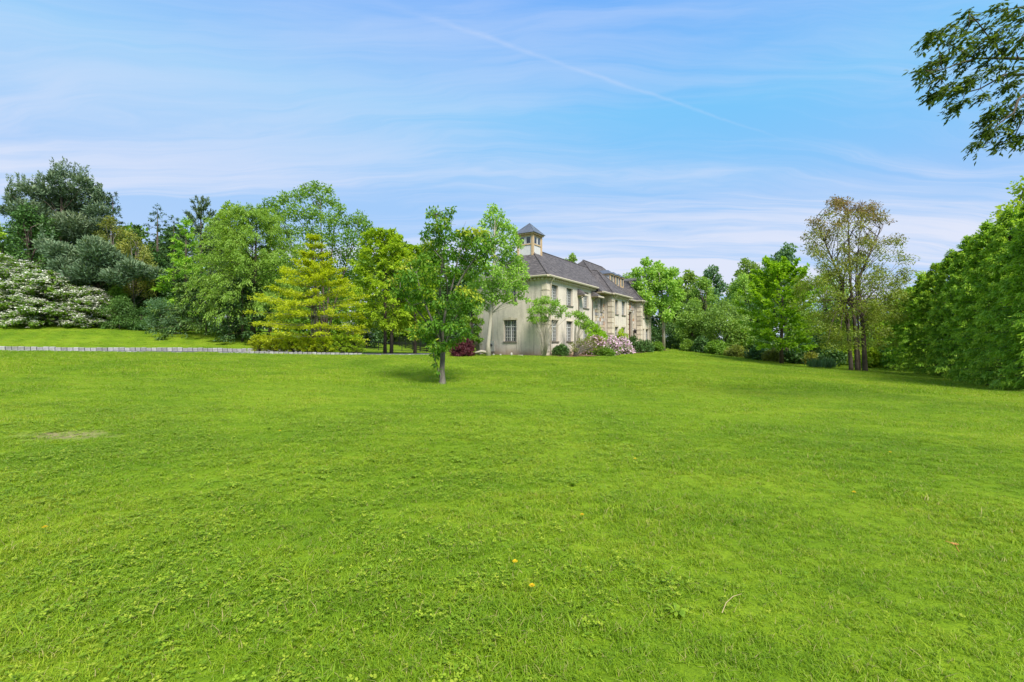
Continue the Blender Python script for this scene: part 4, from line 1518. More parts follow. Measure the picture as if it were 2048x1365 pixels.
L_white = leaf_mat("white_flower", (0.50, 0.56, 0.40), (0.70, 0.76, 0.64), (0.82, 0.85, 0.78), 0.25, warm=(1, 1, 1, 1))
L_pink = leaf_mat("lilac_pink_flower", (0.46, 0.27, 0.40), (0.66, 0.47, 0.60), (0.80, 0.68, 0.74), 0.25, warm=(1, 1, 1, 1))

# ------------------------------------------------------------------ left-hand planting
# wood behind, so that the far ground never shows
far_specs = [(-160, 470, 76, 90), (-60, 455, 74, 80), (60, 450, 78, 85), (165, 448, 76, 80), (265, 446, 74, 66), (350, 452, 78, 70), (445, 448, 80, 75),
             (540, 500, 82, 80), (640, 520, 84, 85), (735, 500, 86, 80), (800, 476, 80, 62), (865, 480, 88, 70), (930, 520, 86, 70)]
FAR_LAB = ["dark tree at the far left edge behind the white pine", "dark crown at the left frame edge behind the largest viburnum", "dark green tree behind the white pine and laurel",
           "dark green tree behind the lower pine limbs", "dark tree in the gap between the two narrow spruces", "dark tree behind the pointed spruce skirts",
           "dark tree behind the light green maple top", "dark tree behind the weeping pale green tree", "dark tree behind the airy birch stems",
           "green tree behind the birch and golden tree", "round green tree top behind the yellow green trees", "green tree top behind the lone lawn tree",
           "dark tree behind the rail fence left of the house"]
for i, (px, top, d, hwp) in enumerate(far_specs):
    if i == 0:
        continue
    broad_tree("deciduous_tree", FAR_LAB[i], px, top, d, hwp, 690 if i > 7 else 660, L_dark if i in (0, 1, 2, 5, 12) else L_mid, M_bark_dark, 500 + i, 8500, 40, 0.46, 0.34, group="trees in the wood behind the left planting", limbs=False, prof=egg_prof)

# viburnums with white flower tiers
def viburnum(label, px, top, d, hwp, seed):
    c = Crown(seed)
    b = ground_pt(px, d)
    R = hwp * mpp(d)
    H = pz(top, d) - b[2]
    Pl, Dl = c.sprays(b, H, R, 0.03, lambda h: np.sqrt(np.clip(1 - (h * 0.98) ** 2.2, 0.03, 1)), 90, 0.1, 0.25, -0.14, 9, 13, 0.22, 0.13, 0.35, 0.0, 0.1, 0.2, 0.12)
    root = c.finish("viburnum_shrub", label, "shrub", b, L_mid, M_bark_dark, 'foliage', 'stems', "white flowering viburnums on the left bank")
    f = Crown(seed + 1)
    r = f.r
    # flat white heads in rows along the upper side of the branches
    dist = np.hypot(Pl[:, 0] - b[0], Pl[:, 1] - b[1]) / R
    w_ = np.clip(dist, 0, 1) ** 1.5 + .3 * np.clip((Pl[:, 2] - b[2]) / H, 0, 1) ** 2
    heads = Pl[r.choice(len(Pl), 2300, replace=False, p=w_ / w_.sum())]
    heads = heads + r.normal(0, 1, heads.shape) * np.array([.12, .12, .11]) + np.array([0, 0, 0.08])
    n = 6
    hk = np.repeat(np.arange(len(heads)), n)
    off = np.stack([r.normal(0, 0.15, len(hk)), r.normal(0, 0.15, len(hk)), r.normal(0, 0.02, len(hk))], -1)
    D = unit(np.stack([r.normal(size=len(hk)), r.normal(size=len(hk)), r.normal(0, 0.25, len(hk))], -1))
    N = unit(np.array([0, 0, 1.0]) + r.normal(0, 0.3, (len(hk), 3)))
    f.add(heads[hk] + off, D, N, 0.13, 0.11, r.uniform(0.1, 1, len(hk)))
    link_mesh("blossom", f.leaf_mesh("blossom", L_white, b), None, root)
viburnum("largest white flowering viburnum at the left edge of the photo", -5, 514, 47, 92, 71)
viburnum("white flowering viburnum between the edge one and the low right one", 88, 546, 47.5, 76, 73)
viburnum("smallest white flowering viburnum, beside the dark rhododendron", 176, 580, 48, 44, 75)

broad_tree("laurel_tree", "dense dark green broadleaf tree rising behind the white viburnums", 62, 410, 52, 58, 640, L_dark, M_bark_dark, 81, 11000, 44, 0.24, 0.15, 0.34, egg_prof, 0.05)
broad_tree("olive_shrub", "yellowish tall shrub at the far left edge behind the viburnum", -4, 440, 50, 30, 620, L_yellow, M_bark_dark, 82, 3500, 18, 0.22, 0.14, cat="shrub")

def pine(label, lst, d, spread, seed, base_px, n, trunk_top):
    c = Crown(seed)
    b = ground_pt(base_px, d)
    Cs, Rs = px_clumps(c.r, lst, d, spread, 0.8)
    r = c.r
    wgt = Rs[:, 0] * Rs[:, 1]
    k = r.choice(len(Cs), n, p=wgt / wgt.sum())
    dd = unit(r.normal(size=(n, 3)))
    q = r.uniform(size=n) ** 0.45
    P = Cs[k] + dd * q[:, None] * Rs[k]
    D = unit(dd * np.array([0.7, 0.7, 0.25]) + np.array([0, 0, 0.55]) + r.normal(0, 0.4, (n, 3)))
    N = unit(r.normal(size=(n, 3)) + np.array([0, -0.2, 0.5]))
    ct = r.uniform(size=len(Cs))
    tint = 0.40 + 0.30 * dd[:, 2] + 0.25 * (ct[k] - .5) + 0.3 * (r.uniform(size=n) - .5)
    # upright candles along the ragged upper edge
    for px_, py_, pr_ in lst:
        if py_ > 425 and r.uniform() < .7:
            continue
        for _ in range(4):
            p_ = np.array(at(px_ + r.uniform(-1, 1) * pr_, py_ - pr_ * r.uniform(.3, .9), d + r.uniform(-spread, spread)))
            m_ = 34
            hgt = r.uniform(.7, 1.8)
            u_ = r.uniform(0, 1, m_)
            P2 = p_ + np.stack([r.normal(0, .07, m_), r.normal(0, .07, m_), u_ * hgt], -1)
            D2_ = unit(np.stack([r.normal(0, .6, m_), r.normal(0, .6, m_), np.full(m_, .9)], -1))
            c.add(P2, D2_, unit(r.normal(size=(m_, 3))), .24, .075, .35 + .35 * u_, .3)
    s = r.uniform(0.7, 1.3, n)
    c.add(P, D, N, 0.36 * s, 0.10 * s, tint, 0.3)
    tp = at(trunk_top[0], trunk_top[1], d)
    c.wood.tube([tuple(b - [0, 0, .2]), tuple(b + [0, 0, 1.5]), tuple((Vector(b) + tp) / 2), tuple(tp)], [0.30, 0.25, 0.18, 0.05], 7)
    for C1 in Cs:
        f = float(np.clip((C1[2] - b[2]) / (tp.z - b[2]) * 0.8, 0.1, 0.95))
        c.limb(Vector(b).lerp(tp, f), C1, 0.05, 0.015, 0.12, 4, 4, -0.5)
    return c.finish("pine_tree", label, "tree", b, L_pine, M_bark_dark)
pine("tall blue green white pine with ragged crown above the viburnums",
     [(110, 362, 14), (130, 352, 10), (108, 350, 7), (165, 366, 14), (150, 356, 8), (178, 378, 12), (60, 385, 15), (75, 372, 8), (42, 378, 8), (30, 402, 14), (20, 385, 7), (190, 392, 16), (205, 405, 14), (95, 385, 16), (140, 385, 20),
      (20, 425, 14), (110, 410, 30), (60, 425, 28), (155, 418, 30), (198, 425, 20), (100, 452, 34), (150, 455, 34), (92, 482, 30), (180, 470, 30), (60, 465, 26), (205, 450, 16), (125, 480, 30)], 56, 2.2, 91, 115, 21000, (125, 372))
pine("lower blue green pine with long level limbs beside the viburnums",
     [(150, 520, 27), (200, 512, 30), (118, 505, 24), (240, 528, 22), (180, 546, 26), (282, 545, 20), (150, 552, 22), (232, 556, 22), (312, 550, 16), (190, 495, 24), (130, 535, 22), (262, 540, 22), (215, 535, 26), (95, 495, 18), (170, 562, 18), (205, 570, 16)], 50, 1.8, 92, 205, 13000, (190, 500))

conifer("spruce_tree", "narrow spruce tip just right of the white pine", 226, 386, 58, 52, 620, L_spruce, 101, 60, 14, 9, 0.20, 0.075, curv=-0.02, a1=0.35)
conifer("spruce_tree", "pointed dark spruce standing alone against the sky", 315, 411, 60, 66, 640, L_spruce, 102, 64, 14, 9, 0.21, 0.075, curv=-0.02, a1=0.35)
conifer("spruce_tree", "dark spruce between the two narrow spruce tips", 272, 452, 57, 62, 650, L_spruce, 107, 60, 13, 11, 0.26, 0.09)
conifer("spruce_tree", "dark spruce just right of the pointed lone spruce", 348, 436, 58, 58, 650, L_spruce, 108, 60, 13, 11, 0.26, 0.09)
conifer("pine_tree", "blue green pine with upright tip left of the light maple top", 402, 404, 62, 62, 620, L_pine, 103, 40, 13, 11, 0.38, 0.10, prof=lambda h: np.clip(1.05 - h, .04, 1) ** .6, a0=0.1, a1=0.8, curv=0.15, droop=-0.1)
conifer("spruce_tree", "broad mid green spruce left of the weeping pale tree", 372, 440, 52, 66, 655, L_hem, 104, 60, 13, 13, 0.32, 0.10, bias=0.05)
conifer("spruce_tree", "low dark spruce with yellow tipped skirts reaching the lawn", 412, 560, 47.5, 90, 664, L_spruce, 105, 60, 13, 13, 0.30, 0.10, bias=0.12, tip_light=0.6, prof=lambda h: np.clip(1.05 - h, .03, 1) ** .55)
conifer("spruce_tree", "dark spruce filling the gap under the weeping tree", 485, 560, 44.5, 62, 670, L_spruce, 106, 50, 12, 12, 0.30, 0.10, prof=lambda h: np.clip(1.05 - h, .03, 1) ** .55)
broad_tree("maple_tree", "light green maple top behind the pines at left", 460, 405, 66, 44, 560, L_bright, M_bark_grey, 111, 6000, 26, 0.30, 0.22, 0.36)
broad_tree("thin_tree", "thin olive brown tree with bare lower stems right of the pine", 222, 428, 53.5, 34, 560, L_olive, M_bark_grey, 112, 3200, 22, 0.20, 0.11, 0.36, egg_prof, 0.0, 0.08)
broad_tree("thin_tree", "thin yellow green tree above the blue green shrubs", 268, 462, 53, 44, 590, L_olive, M_bark_grey, 113, 4200, 26, 0.20, 0.11, 0.34, egg_prof, 0.25, 0.08)
broad_tree("deciduous_tree", "dark green tree behind the rhododendrons and under the spruces", 300, 500, 56, 58, 655, L_dark, M_bark_dark, 114, 7000, 30, 0.26, 0.16, 0.34, egg_prof)
broad_tree("rhododendron", "dark green rhododendron just right of the white viburnums", 240, 590, 48, 36, 656, L_dark, M_bark_dark, 115, 5000, 22, 0.17, 0.08, 0.36, egg_prof, 0.25, cat="shrub")
broad_tree("rhododendron", "blue green rounded shrub at the lawn edge, right of the dark rhododendron", 322, 594, 47.5, 40, 662, L_blue, M_bark_dark, 116, 6000, 26, 0.17, 0.08, 0.34, egg_prof, 0.05, cat="shrub")
broad_tree("rhododendron", "low dark shrub between the two rhododendrons", 282, 615, 48.5, 26, 660, L_dark, M_bark_dark, 117, 3200, 16, 0.17, 0.08, 0.36, egg_prof, 0.1, cat="shrub")
broad_tree("bush", "mid green bush above the dark rhododendron", 232, 570, 50, 30, 640, L_mid, M_bark_dark, 118, 3500, 18, 0.20, 0.11, 0.36, egg_prof, cat="shrub")

# weeping pale tree
c = Crown(121)
b = ground_pt(505, 46)
Hh = pz(432, 46) - b[2]
c.wood.tube([tuple(b - [0, 0, .2]), tuple(b + [0.1, 0, 2.0]), tuple(b + [0.3, 0, Hh * .6]), tuple(b + [0.4, 0, Hh * .95])], [0.28, 0.22, 0.13, 0.03], 8)
c.ls = 1.12
c.sprays(b, Hh, 118 * mpp(46), 0.22, lambda h: np.sqrt(np.clip(1 - ((h - .32) / .72) ** 2, .04, 1)), 185, 0.35, 0.95, -0.36, 18, 14, 0.20, 0.075, 0.30, 0.0, 0.55, 0.3, 0.25)
c.finish("weeping_tree", "wide weeping pale green tree left of the golden tree", "tree", b, L_pale, M_bark_dark)

# airy birch with several stems
c = Crown(125)
b = ground_pt(650, 54)
lst = [(632, 372, 14), (615, 380, 16), (655, 380, 14), (600, 392, 18), (570, 398, 18), (545, 410, 18), (527, 420, 12), (640, 400, 20), (665, 405, 16), (680, 418, 14), (690, 445, 20), (720, 440, 20), (735, 450, 12), (725, 465, 18),
       (560, 430, 20), (590, 425, 22), (625, 428, 24), (660, 440, 22), (540, 450, 20), (580, 465, 22), (620, 465, 26), (660, 475, 24), (700, 475, 22), (735, 480, 14), (560, 490, 22), (610, 505, 26), (650, 515, 26), (690, 510, 24), (725, 505, 20), (580, 530, 22), (630, 550, 26), (680, 550, 26), (715, 545, 20), (600, 570, 20), (660, 590, 24), (700, 590, 22)]
Cs, Rs = px_clumps(c.r, lst, 54, 3.0, 0.9)
stems = [at(p, q, 54 + k) for p, q, k in ((610, 420, -1), (640, 400, 0.6), (670, 430, 1.2), (710, 470, -0.5), (565, 440, 0.4))]
for s_ in stems:
    c.wood.tube([tuple(b - [0, 0, .2]), tuple(Vector(b).lerp(s_, .35) + Vector((0, 0, .6))), tuple(s_)], [0.17, 0.12, 0.03], 6)
for C1 in Cs:
    s_ = min(stems, key=lambda q: (q - Vector(C1)).length)
    f = float(np.clip((C1[2] - b[2]) / (s_.z - b[2]) - 0.22, 0.1, .95))
    c.limb(Vector(b).lerp(s_, f), C1, 0.045, 0.012, 0.1, 4, 4)
c.clumps(Cs, Rs, 17000, 0.20, 0.13, 0.05, 0.3, 0.3, 0.5)
c.finish("birch_tree", "tall airy birch with sky showing through its fine crown", "tree", b, L_mid, M_bark_dark)

# golden tree in tiers
c = Crown(131)
c.ls = 1.1
b = ground_pt(628, 33)
Hh = pz(470, 33) - b[2]
for dx, hh in ((0, .98), (-.35, .62), (.4, .66), (.15, .8)):
    c.wood.tube([tuple(b + [dx * .4, 0, -.15]), tuple(b + [dx * .5, 0.05, Hh * .18]), tuple(b + [dx * .45, 0, Hh * hh * .6]), tuple(b + [dx * .2, 0, Hh * hh])], [0.085, 0.07, 0.035, 0.01], 6)
prof_g = lambda h: np.interp(h, [0, .08, .3, .5, .65, .8, 1.0], [.88, 1.0, .95, .66, .40, .20, .05])
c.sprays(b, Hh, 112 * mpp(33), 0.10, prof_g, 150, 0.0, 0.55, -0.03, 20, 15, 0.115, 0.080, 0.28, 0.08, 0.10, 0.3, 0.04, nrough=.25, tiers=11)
c.finish("golden_tree", "golden yellow tree with level tiers standing over a low golden shrub bed", "tree", b, L_gold, M_bark_grey)

# low golden shrubs round its foot
GS = [(520, 684, 24, "leftmost golden shrub at the end of the kerbed bed"), (552, 686, 22, "second golden shrub from the left end of the bed"), (585, 687, 22, "low golden shrub left of the golden tree trunk"),
      (618, 687, 22, "low golden shrub right in front of the golden tree trunk"), (650, 685, 24, "golden shrub just right of the golden tree trunk"), (682, 681, 24, "taller green gold shrub near the right end of the bed"), (710, 682, 22, "rightmost golden shrub at the right end of the bed")]
for i, (px, top, hwp, lab) in enumerate(GS):
    d = 31.2 + 0.15 * i
    c = Crown(141 + i)
    b = ground_pt(px, d)
    Hh = pz(top, d) - b[2]
    c.sprays(b, Hh, hwp * mpp(d), 0.05, lambda h: np.sqrt(np.clip(1 - (h * .9) ** 3, .1, 1)), 34, 0.15, 0.9, 0.05, 9, 9, 0.085, 0.04, 0.4, -0.02 if i < 5 else -0.2, 0.0, 0.5, 0.3)
    c.finish("golden_shrub", lab, "shrub", b, L_gold if i < 5 else L_yellow, M_bark_dark, 'foliage', 'stems', "low golden shrubs in the kerbed bed")

# white dogwood behind
c = Crown(151)
b = ground_pt(715, 41)
Cs, Rs = envelope_clumps(c.r, (b[0], 41, 0), pz(618, 41), pz(688, 41), 28 * mpp(41), 18, egg_prof, .36, .6)
c.wood.tube([tuple(b - [0, 0, .1]), tuple(b + [0, 0, 2.4])], [.09, .03], 6)
c.clumps(Cs, Rs, 2600, .16, .10)
rt = c.finish("dogwood_tree", "small dogwood covered in white blossom right of the golden tree", "tree", b, L_mid, M_bark_dark)
f = Crown(152)
f.clumps(Cs, Rs * 1.08, 1700, .12, .10, 0.1, 1.5, 0, .2)
link_mesh("blossom", f.leaf_mesh("blossom", L_white, b), None, rt)

# yellow green trees by the driveway
def soft_tree(label, px, top, d, hwp, low, seed, trunks, mat=L_yellow, n=(120, 14, 13), L=.17, Wd=.09):
    c = Crown(seed)
    b = ground_pt(trunks[0], d)
    zt = pz(top, d)
    for tp in trunks:
        q = ground_pt(tp, d)
        c.wood.tube([tuple(q - [0, 0, .2]), tuple(q + [0.02, 0, 1.5]), tuple(q + [(b[0] - q[0]) * -.3, .1, (zt - q[2]) * .55]), tuple(q + [.1, .1, (zt - q[2]) * .85])], [.17, .14, .09, .02], 7)
    bb = np.array([(px - 1024) / FPX * d, d, b[2]])
    H = zt - b[2]
    c.sprays(bb, H, hwp * mpp(d), (pz(low, d) - b[2]) / H, lambda h: np.sqrt(np.clip(1 - ((h - .4) / .63) ** 2, .05, 1)), n[0], .35, 1.0, -.28, n[1], n[2], L, Wd, .34, 0.0, .35, .3, .3)
    return c.finish("soft_leaved_tree", label, "tree", b, mat, M_bark_dark)
soft_tree("yellow green tree with two thin dark trunks right of the golden tree", 768, 476, 38, 82, 664, 161, (770, 783))
soft_tree("yellow green tree with one brown trunk behind the lone lawn tree", 832, 500, 41, 52, 660, 162, (830,), n=(85, 13, 12))
broad_tree("deciduous_tree", "dark bush behind the metal fence left of the two trunks", 735, 640, 66, 50, 690, L_dark, M_bark_dark, 163, 3500, 20, .3, .2, prof=egg_prof)
broad_tree("deciduous_tree", "dark green tree behind the sloping black fence", 850, 560, 84, 90, 692, L_dark, M_bark_dark, 164, 6500, 30, .34, .22, prof=egg_prof)
broad_tree("deciduous_tree", "dark evergreen between the yellow green trees and the house", 945, 560, 66, 48, 690, L_dark, M_bark_dark, 165, 5000, 24, .3, .2, prof=egg_prof)

# ------------------------------------------------------------------ lone tree on the lawn
c = Crown(171)
c.ls = 1.12
D0 = 15.9
b = ground_pt(885, D0)
lst = [(858, 428, 8), (870, 425, 13), (893, 432, 14), (888, 450, 16), (868, 455, 16), (852, 470, 12), (905, 420, 7), (880, 478, 20), (905, 470, 14), (858, 492, 18),
       (925, 465, 14), (945, 468, 18), (965, 470, 16), (980, 482, 12), (930, 485, 20), (955, 490, 20), (975, 500, 16), (985, 515, 9),
       (900, 505, 22), (930, 515, 22), (958, 520, 18), (870, 515, 20), (845, 520, 18), (822, 525, 16), (808, 540, 14), (800, 558, 14), (785, 562, 10), (820, 555, 20), (845, 550, 20),
       (790, 585, 12), (808, 582, 16), (828, 590, 18), (850, 580, 18), (875, 560, 18), (905, 550, 18), (940, 550, 16), (970, 540, 12),
       (835, 610, 14), (818, 612, 10), (860, 605, 18), (885, 605, 18), (910, 590, 14), (925, 585, 16), (945, 590, 17), (955, 600, 12), (935, 605, 18), (915, 615, 16), (890, 630, 16),
       (835, 660, 14), (850, 655, 16), (870, 650, 18), (830, 672, 9), (858, 675, 16), (880, 672, 16), (900, 655, 16), (915, 645, 14), (928, 660, 12), (935, 668, 8), (870, 692, 14), (888, 690, 14), (905, 685, 12), (918, 675, 10),
       (873, 712, 7), (870, 728, 6), (877, 742, 5), (880, 705, 9), (866, 708, 6), (905, 540, 14), (865, 535, 14), (925, 625, 10)]
c.r = np.random.default_rng(172)
Cs, Rs = px_clumps(c.r, lst, D0, 0.9, 0.8)
yel = np.zeros(len(lst))
for i, (px, py, pr) in enumerate(lst):
    if (py < 478 and 918 < px < 985) or (px, py) in ((945, 590), (955, 600), (925, 585), (822, 525), (808, 540), (785, 562), (830, 672), (835, 660), (985, 515), (858, 492)):
        yel[i] = 1
fork = at(886, 705, D0)
c.wood.tube([tuple(b + [0, 0, -.1]), tuple(b + [0, 0, .04]), tuple(b + [0, 0, .2]), tuple(at(884, 738, D0)), tuple(fork)], [.17, .125, .098, .088, .085], 10)
def tree_limb(pts, r0, r1, base=None):
    P = [base if base is not None else fork] + [at(*p) for p in pts]
    n = len(P)
    c.wood.tube(P, [r0 + (r1 - r0) * (i / (n - 1)) for i in range(n)], 7)
    return P
mains = [tree_limb([(885, 660, D0), (893, 610, D0 - .1), (905, 570, D0), (915, 520, D0 + .2), (925, 480, D0 + .3)], .06, .012),
         tree_limb([(872, 660, D0 - .2), (855, 620, D0 - .3), (840, 580, D0 - .4), (833, 545, D0 - .3)], .052, .012),
         tree_limb([(878, 640, D0 + .3), (880, 580, D0 + .4), (885, 520, D0 + .2), (878, 470, D0 + .1), (872, 430, D0)], .052, .010),
         tree_limb([(898, 665, D0 + .2), (915, 630, D0 + .3), (935, 600, D0 + .4)], .05, .015),
         tree_limb([(862, 655, D0 + .1), (838, 625, D0 + .2), (812, 600, D0 + .3), (800, 580, D0 + .3)], .04, .010),
         tree_limb([(905, 590, D0), (930, 545, D0 - .3), (955, 510, D0 - .4), (970, 490, D0 - .4)], .045, .012, at(893, 612, D0 - .1)),
         tree_limb([(893, 560, D0 - .2), (885, 520, D0 - .4), (868, 500, D0 - .4)], .035, .01, at(896, 600, D0 - .1)),
         tree_limb([(872, 725, D0 - .1), (868, 712, D0 - .1)], .02, .006, at(880, 755, D0))]
allp = [p for P in mains for p in densify(P, 5)]
for C1, R1 in zip(Cs, Rs):
    v = Vector(C1)
    a = min((p for p in allp if p.z < v.z + .15), key=lambda p: (p - v).length, default=fork)
    c.limb(a, v, .016, .006, .15, 4, 4)
    for _ in range(4):
        e_ = v + Vector(c.r.normal(0, .55, 3) * R1)
        c.limb(v, e_, .006, .003, .1, 2, 3)
cl_t = yel
r = c.r
n = 10000
wgt = Rs[:, 0] ** 2
k = r.choice(len(Cs), n, p=wgt / wgt.sum())
dd = unit(r.normal(size=(n, 3)))
q = r.uniform(size=n) ** .42 * r.uniform(.8, 1.12, n)
P = Cs[k] + dd * q[:, None] * Rs[k]
D = unit(dd * .4 + r.normal(0, .5, (n, 3)) + np.array([0, 0, -.55]))
N = unit(dd * .5 + np.array([0, 0, .5]) + r.normal(0, .5, (n, 3)))
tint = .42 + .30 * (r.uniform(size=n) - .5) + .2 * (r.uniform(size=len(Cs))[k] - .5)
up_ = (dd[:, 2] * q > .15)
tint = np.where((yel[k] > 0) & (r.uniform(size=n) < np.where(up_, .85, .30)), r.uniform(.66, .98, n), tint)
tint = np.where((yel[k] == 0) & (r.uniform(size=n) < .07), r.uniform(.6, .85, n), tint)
s = r.uniform(.7, 1.25, n)
c.add(P, D, N, .125 * s, .058 * s, tint, .15)
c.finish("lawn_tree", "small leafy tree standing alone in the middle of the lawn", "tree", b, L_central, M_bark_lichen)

# ------------------------------------------------------------------ planting along the house
# tall slender tree in front of the end wall
c = Crown(181)
D1 = 33.4
b = ground_pt(977, D1)
lst = [(985, 418, 12), (978, 432, 12), (1000, 430, 12), (965, 448, 11), (992, 450, 18), (1012, 450, 14), (1025, 462, 13), (1030, 480, 14), (1038, 490, 10), (970, 468, 14), (1000, 478, 20), (980, 495, 18), (1015, 500, 20), (1005, 520, 20), (1032, 520, 16), (1045, 535, 13), (1025, 545, 22), (1050, 552, 9), (995, 545, 20), (970, 530, 15), (955, 520, 12),
       (1005, 570, 20), (1035, 570, 18), (1048, 578, 10), (980, 570, 20), (958, 560, 15), (945, 575, 14), (990, 595, 18), (1015, 595, 14), (965, 595, 17), (1040, 592, 9), (1055, 600, 7), (945, 600, 13), (955, 620, 12), (975, 615, 10), (1030, 607, 7)]
Cs, Rs = px_clumps(c.r, lst, D1, 1.2, .9)
tpts = [b - [0, 0, .2], at(976, 690, D1), at(981, 640, D1), at(984, 590, D1), at(988, 520, D1), at(990, 440, D1)]
c.wood.tube([tuple(p) for p in tpts], [.25, .165, .135, .11, .07, .02], 8)
c.wood.tube([tuple(at(983, 628, D1)), tuple(at(1000, 612, D1 - .2)), tuple(at(1025, 600, D1 - .3))], [.05, .035, .015], 5)
c.wood.tube([tuple(at(974, 706, D1)), tuple(at(962, 703, D1 - .2)), tuple(at(950, 706, D1 - .4))], [.14, .10, .07], 6)
for C1 in Cs:
    zf = np.clip(C1[2] - 1.3, 3.6, 9.2)
    pts_ = densify(tpts[1:])
    a = min(pts_, key=lambda p: abs(p.z - zf))
    c.limb(a, C1, .035, .010, .08, 4, 4)
c.ls = 1.12
c.clumps(Cs, Rs, 8500, .16, .11, 0.05, .4, .25, .5)
c.finish("slender_tree", "tall slender tree with pale trunk in front of the mansion end wall", "tree", b, L_pale, M_bark_pale)

# leaning sparse tree left of it
c = Crown(185)
b = ground_pt(958, 34.2)
lst = [(932, 640, 9), (925, 625, 10), (940, 612, 10), (950, 640, 8), (955, 660, 8), (948, 675, 7), (935, 655, 7), (962, 645, 6), (915, 610, 9), (960, 680, 6)]
Cs, Rs = px_clumps(c.r, lst, 34.2, .8)
for tp in ((928, 618), (946, 600), (938, 640)):
    c.wood.tube([tuple(b - [0, 0, .1]), tuple(at((958 + tp[0]) / 2 + 4, 668, 34.2)), tuple(at(tp[0], tp[1], 34.2))], [.09, .07, .03], 6)
for C1 in Cs:
    c.limb(at(940, 655, 34.2), C1, .02, .008, .1, 3, 4)
c.clumps(Cs, Rs, 1500, .15, .09)
c.finish("leaning_tree", "small leaning tree with sparse leaves behind the red maple", "tree", b, L_mid, M_bark_grey)

# red maple dome
c = Crown(187)
b = ground_pt(927, 32.4)
Hh = pz(669, 32.4) - b[2]
Rj = 35 * mpp(32.4)
c.wood.tube([tuple(b - [0, 0, .1]), tuple(b + [0.05, 0, Hh * .5]), tuple(b + [0, 0, Hh * .9])], [.07, .05, .02], 6)
Cs, Rs = envelope_clumps(c.r, (b[0], b[1], 0), b[2] + Hh, b[2] - .05, Rj, 44, lambda h: np.sqrt(np.clip(1 - h ** 1.6, .03, 1)), .26, .6)
for C1 in Cs[::3]:
    c.limb(b + [0, 0, Hh * .4], C1, .02, .006, .2, 3, 4)
c.clumps(Cs, Rs, 9000, .11, .03, 0.0, .2, 1.3, .4)
c.finish("japanese_maple", "low dark red weeping maple dome at the corner of the mansion", "shrub", b, L_red, M_bark_dark, 'foliage', 'stems')

def vase_shrub(label, px, d, lst, stems, seed, mat, n, spread=.7, L=.17, Wd=.055, bark=M_bark_pale):
    c = Crown(seed)
    b = ground_pt(px, d)
    Cs, Rs = px_clumps(c.r, lst, d, spread, .75)
    for C1, R1 in zip(Cs, Rs):
        for _ in range(stems):
            e_ = Vector(C1) + Vector(c.r.normal(0, .4, 3) * R1)
            st = Vector(b) + Vector((c.r.uniform(-.12, .12), c.r.uniform(-.12, .12), -.05))
            m1 = st.lerp(e_, .45) + Vector((-(e_.x - st.x) * .12, 0, .18 * (e_.z - st.z)))
            c.wood.tube([st, st.lerp(m1, .5) + Vector((0, 0, .05)), m1, e_], [.026, .022, .015, .006], 4)
    c.clumps(Cs, Rs, n, L, Wd, 0.0, .3, .1, .5)
    return c.finish("vase_shrub", label, "shrub", b, mat, bark, 'foliage', 'stems')
vase_shrub("tall vase shaped shrub with bare pale stems against the mansion corner", 1088, 34.6,
           [(1075, 606, 11), (1092, 600, 11), (1110, 608, 11), (1125, 618, 9), (1065, 622, 11), (1082, 620, 12), (1102, 622, 11), (1118, 630, 8), (1137, 629, 6), (1070, 640, 9), (1090, 638, 9), (1060, 638, 6)], 3, 191, L_pale, 2300)
vase_shrub("smaller vase shaped shrub by the near wing downpipe", 1150, 37.0,
           [(1152, 628, 8), (1162, 632, 9), (1172, 640, 8), (1180, 648, 8), (1155, 645, 7), (1167, 652, 9)], 3, 193, L_pale, 1200)

def mound(name, label, px, top, d, hwp, seed, mat, n=3200, L=.13, Wd=.07, bias=0.0, flowers=None, group=None, nf=0):
    c = Crown(seed)
    b = ground_pt(px, d)
    R = hwp * mpp(d)
    zt = pz(top, d)
    Cs, Rs = envelope_clumps(c.r, (b[0], b[1], 0), zt, b[2] + .02, R, 20, egg_prof, .36, .8)
    for i in range(0, 20, 2):
        c.wood.tube([tuple(b), tuple(Vector(b).lerp(Vector(Cs[i]), .6) + Vector((0, 0, .1))), tuple(Cs[i])], [.025, .018, .008], 4)
    c.clumps(Cs, Rs, n, L, Wd, bias, .5, .1, .4)
    rt = c.finish(name, label, "shrub", b, mat, M_bark_dark, 'foliage', 'stems', group)
    if flowers is not None:
        f = Crown(seed + 1)
        f.clumps(Cs, Rs * 1.14, nf, .12, .10, .1, .8, 0, .16, .2, .7)
        # blossom sits on the upper and outer side
        link_mesh("blossom", f.leaf_mesh("blossom", flowers, b), None, rt)
    return rt
GP = "shrubs along the front of the mansion"
mound("rhododendron", "dark rhododendron at the foot of the near wing, just right of the vase shrub", 1122, 688, 35.9, 20, 201, L_dark, 2600, .12, .05, .1, None, GP)
mound("bush", "bushy light green shrub standing tall before the field stone wall", 1188, 646, 40.5, 27, 203, L_bright, 4200, .15, .08, 0.05, None, GP)
mound("bush", "light green shrub low beside the tall bushy one", 1207, 664, 42.5, 20, 205, L_bright, 2600, .14, .08, 0, None, GP)
mound("rhododendron", "pale lilac rhododendron left of the two pink ones", 1190, 671, 38.6, 28, 207, L_olive, 3000, .12, .06, .1, L_pink, GP, 1500)
mound("rhododendron", "pink flowering rhododendron in the middle of the house bed", 1222, 672, 41.0, 22, 209, L_mid, 2600, .12, .06, 0, L_pink, GP, 1700)
mound("rhododendron", "palest pink rhododendron at the right end of the flowering row", 1245, 675, 43.4, 21, 211, L_mid, 2200, .12, .06, 0, L_pink, GP, 2000)
mound("rhododendron", "low dark green shrub in front of the lilac rhododendron", 1207, 692, 38.0, 24, 213, L_mid, 2400, .12, .06, -.1, None, GP)
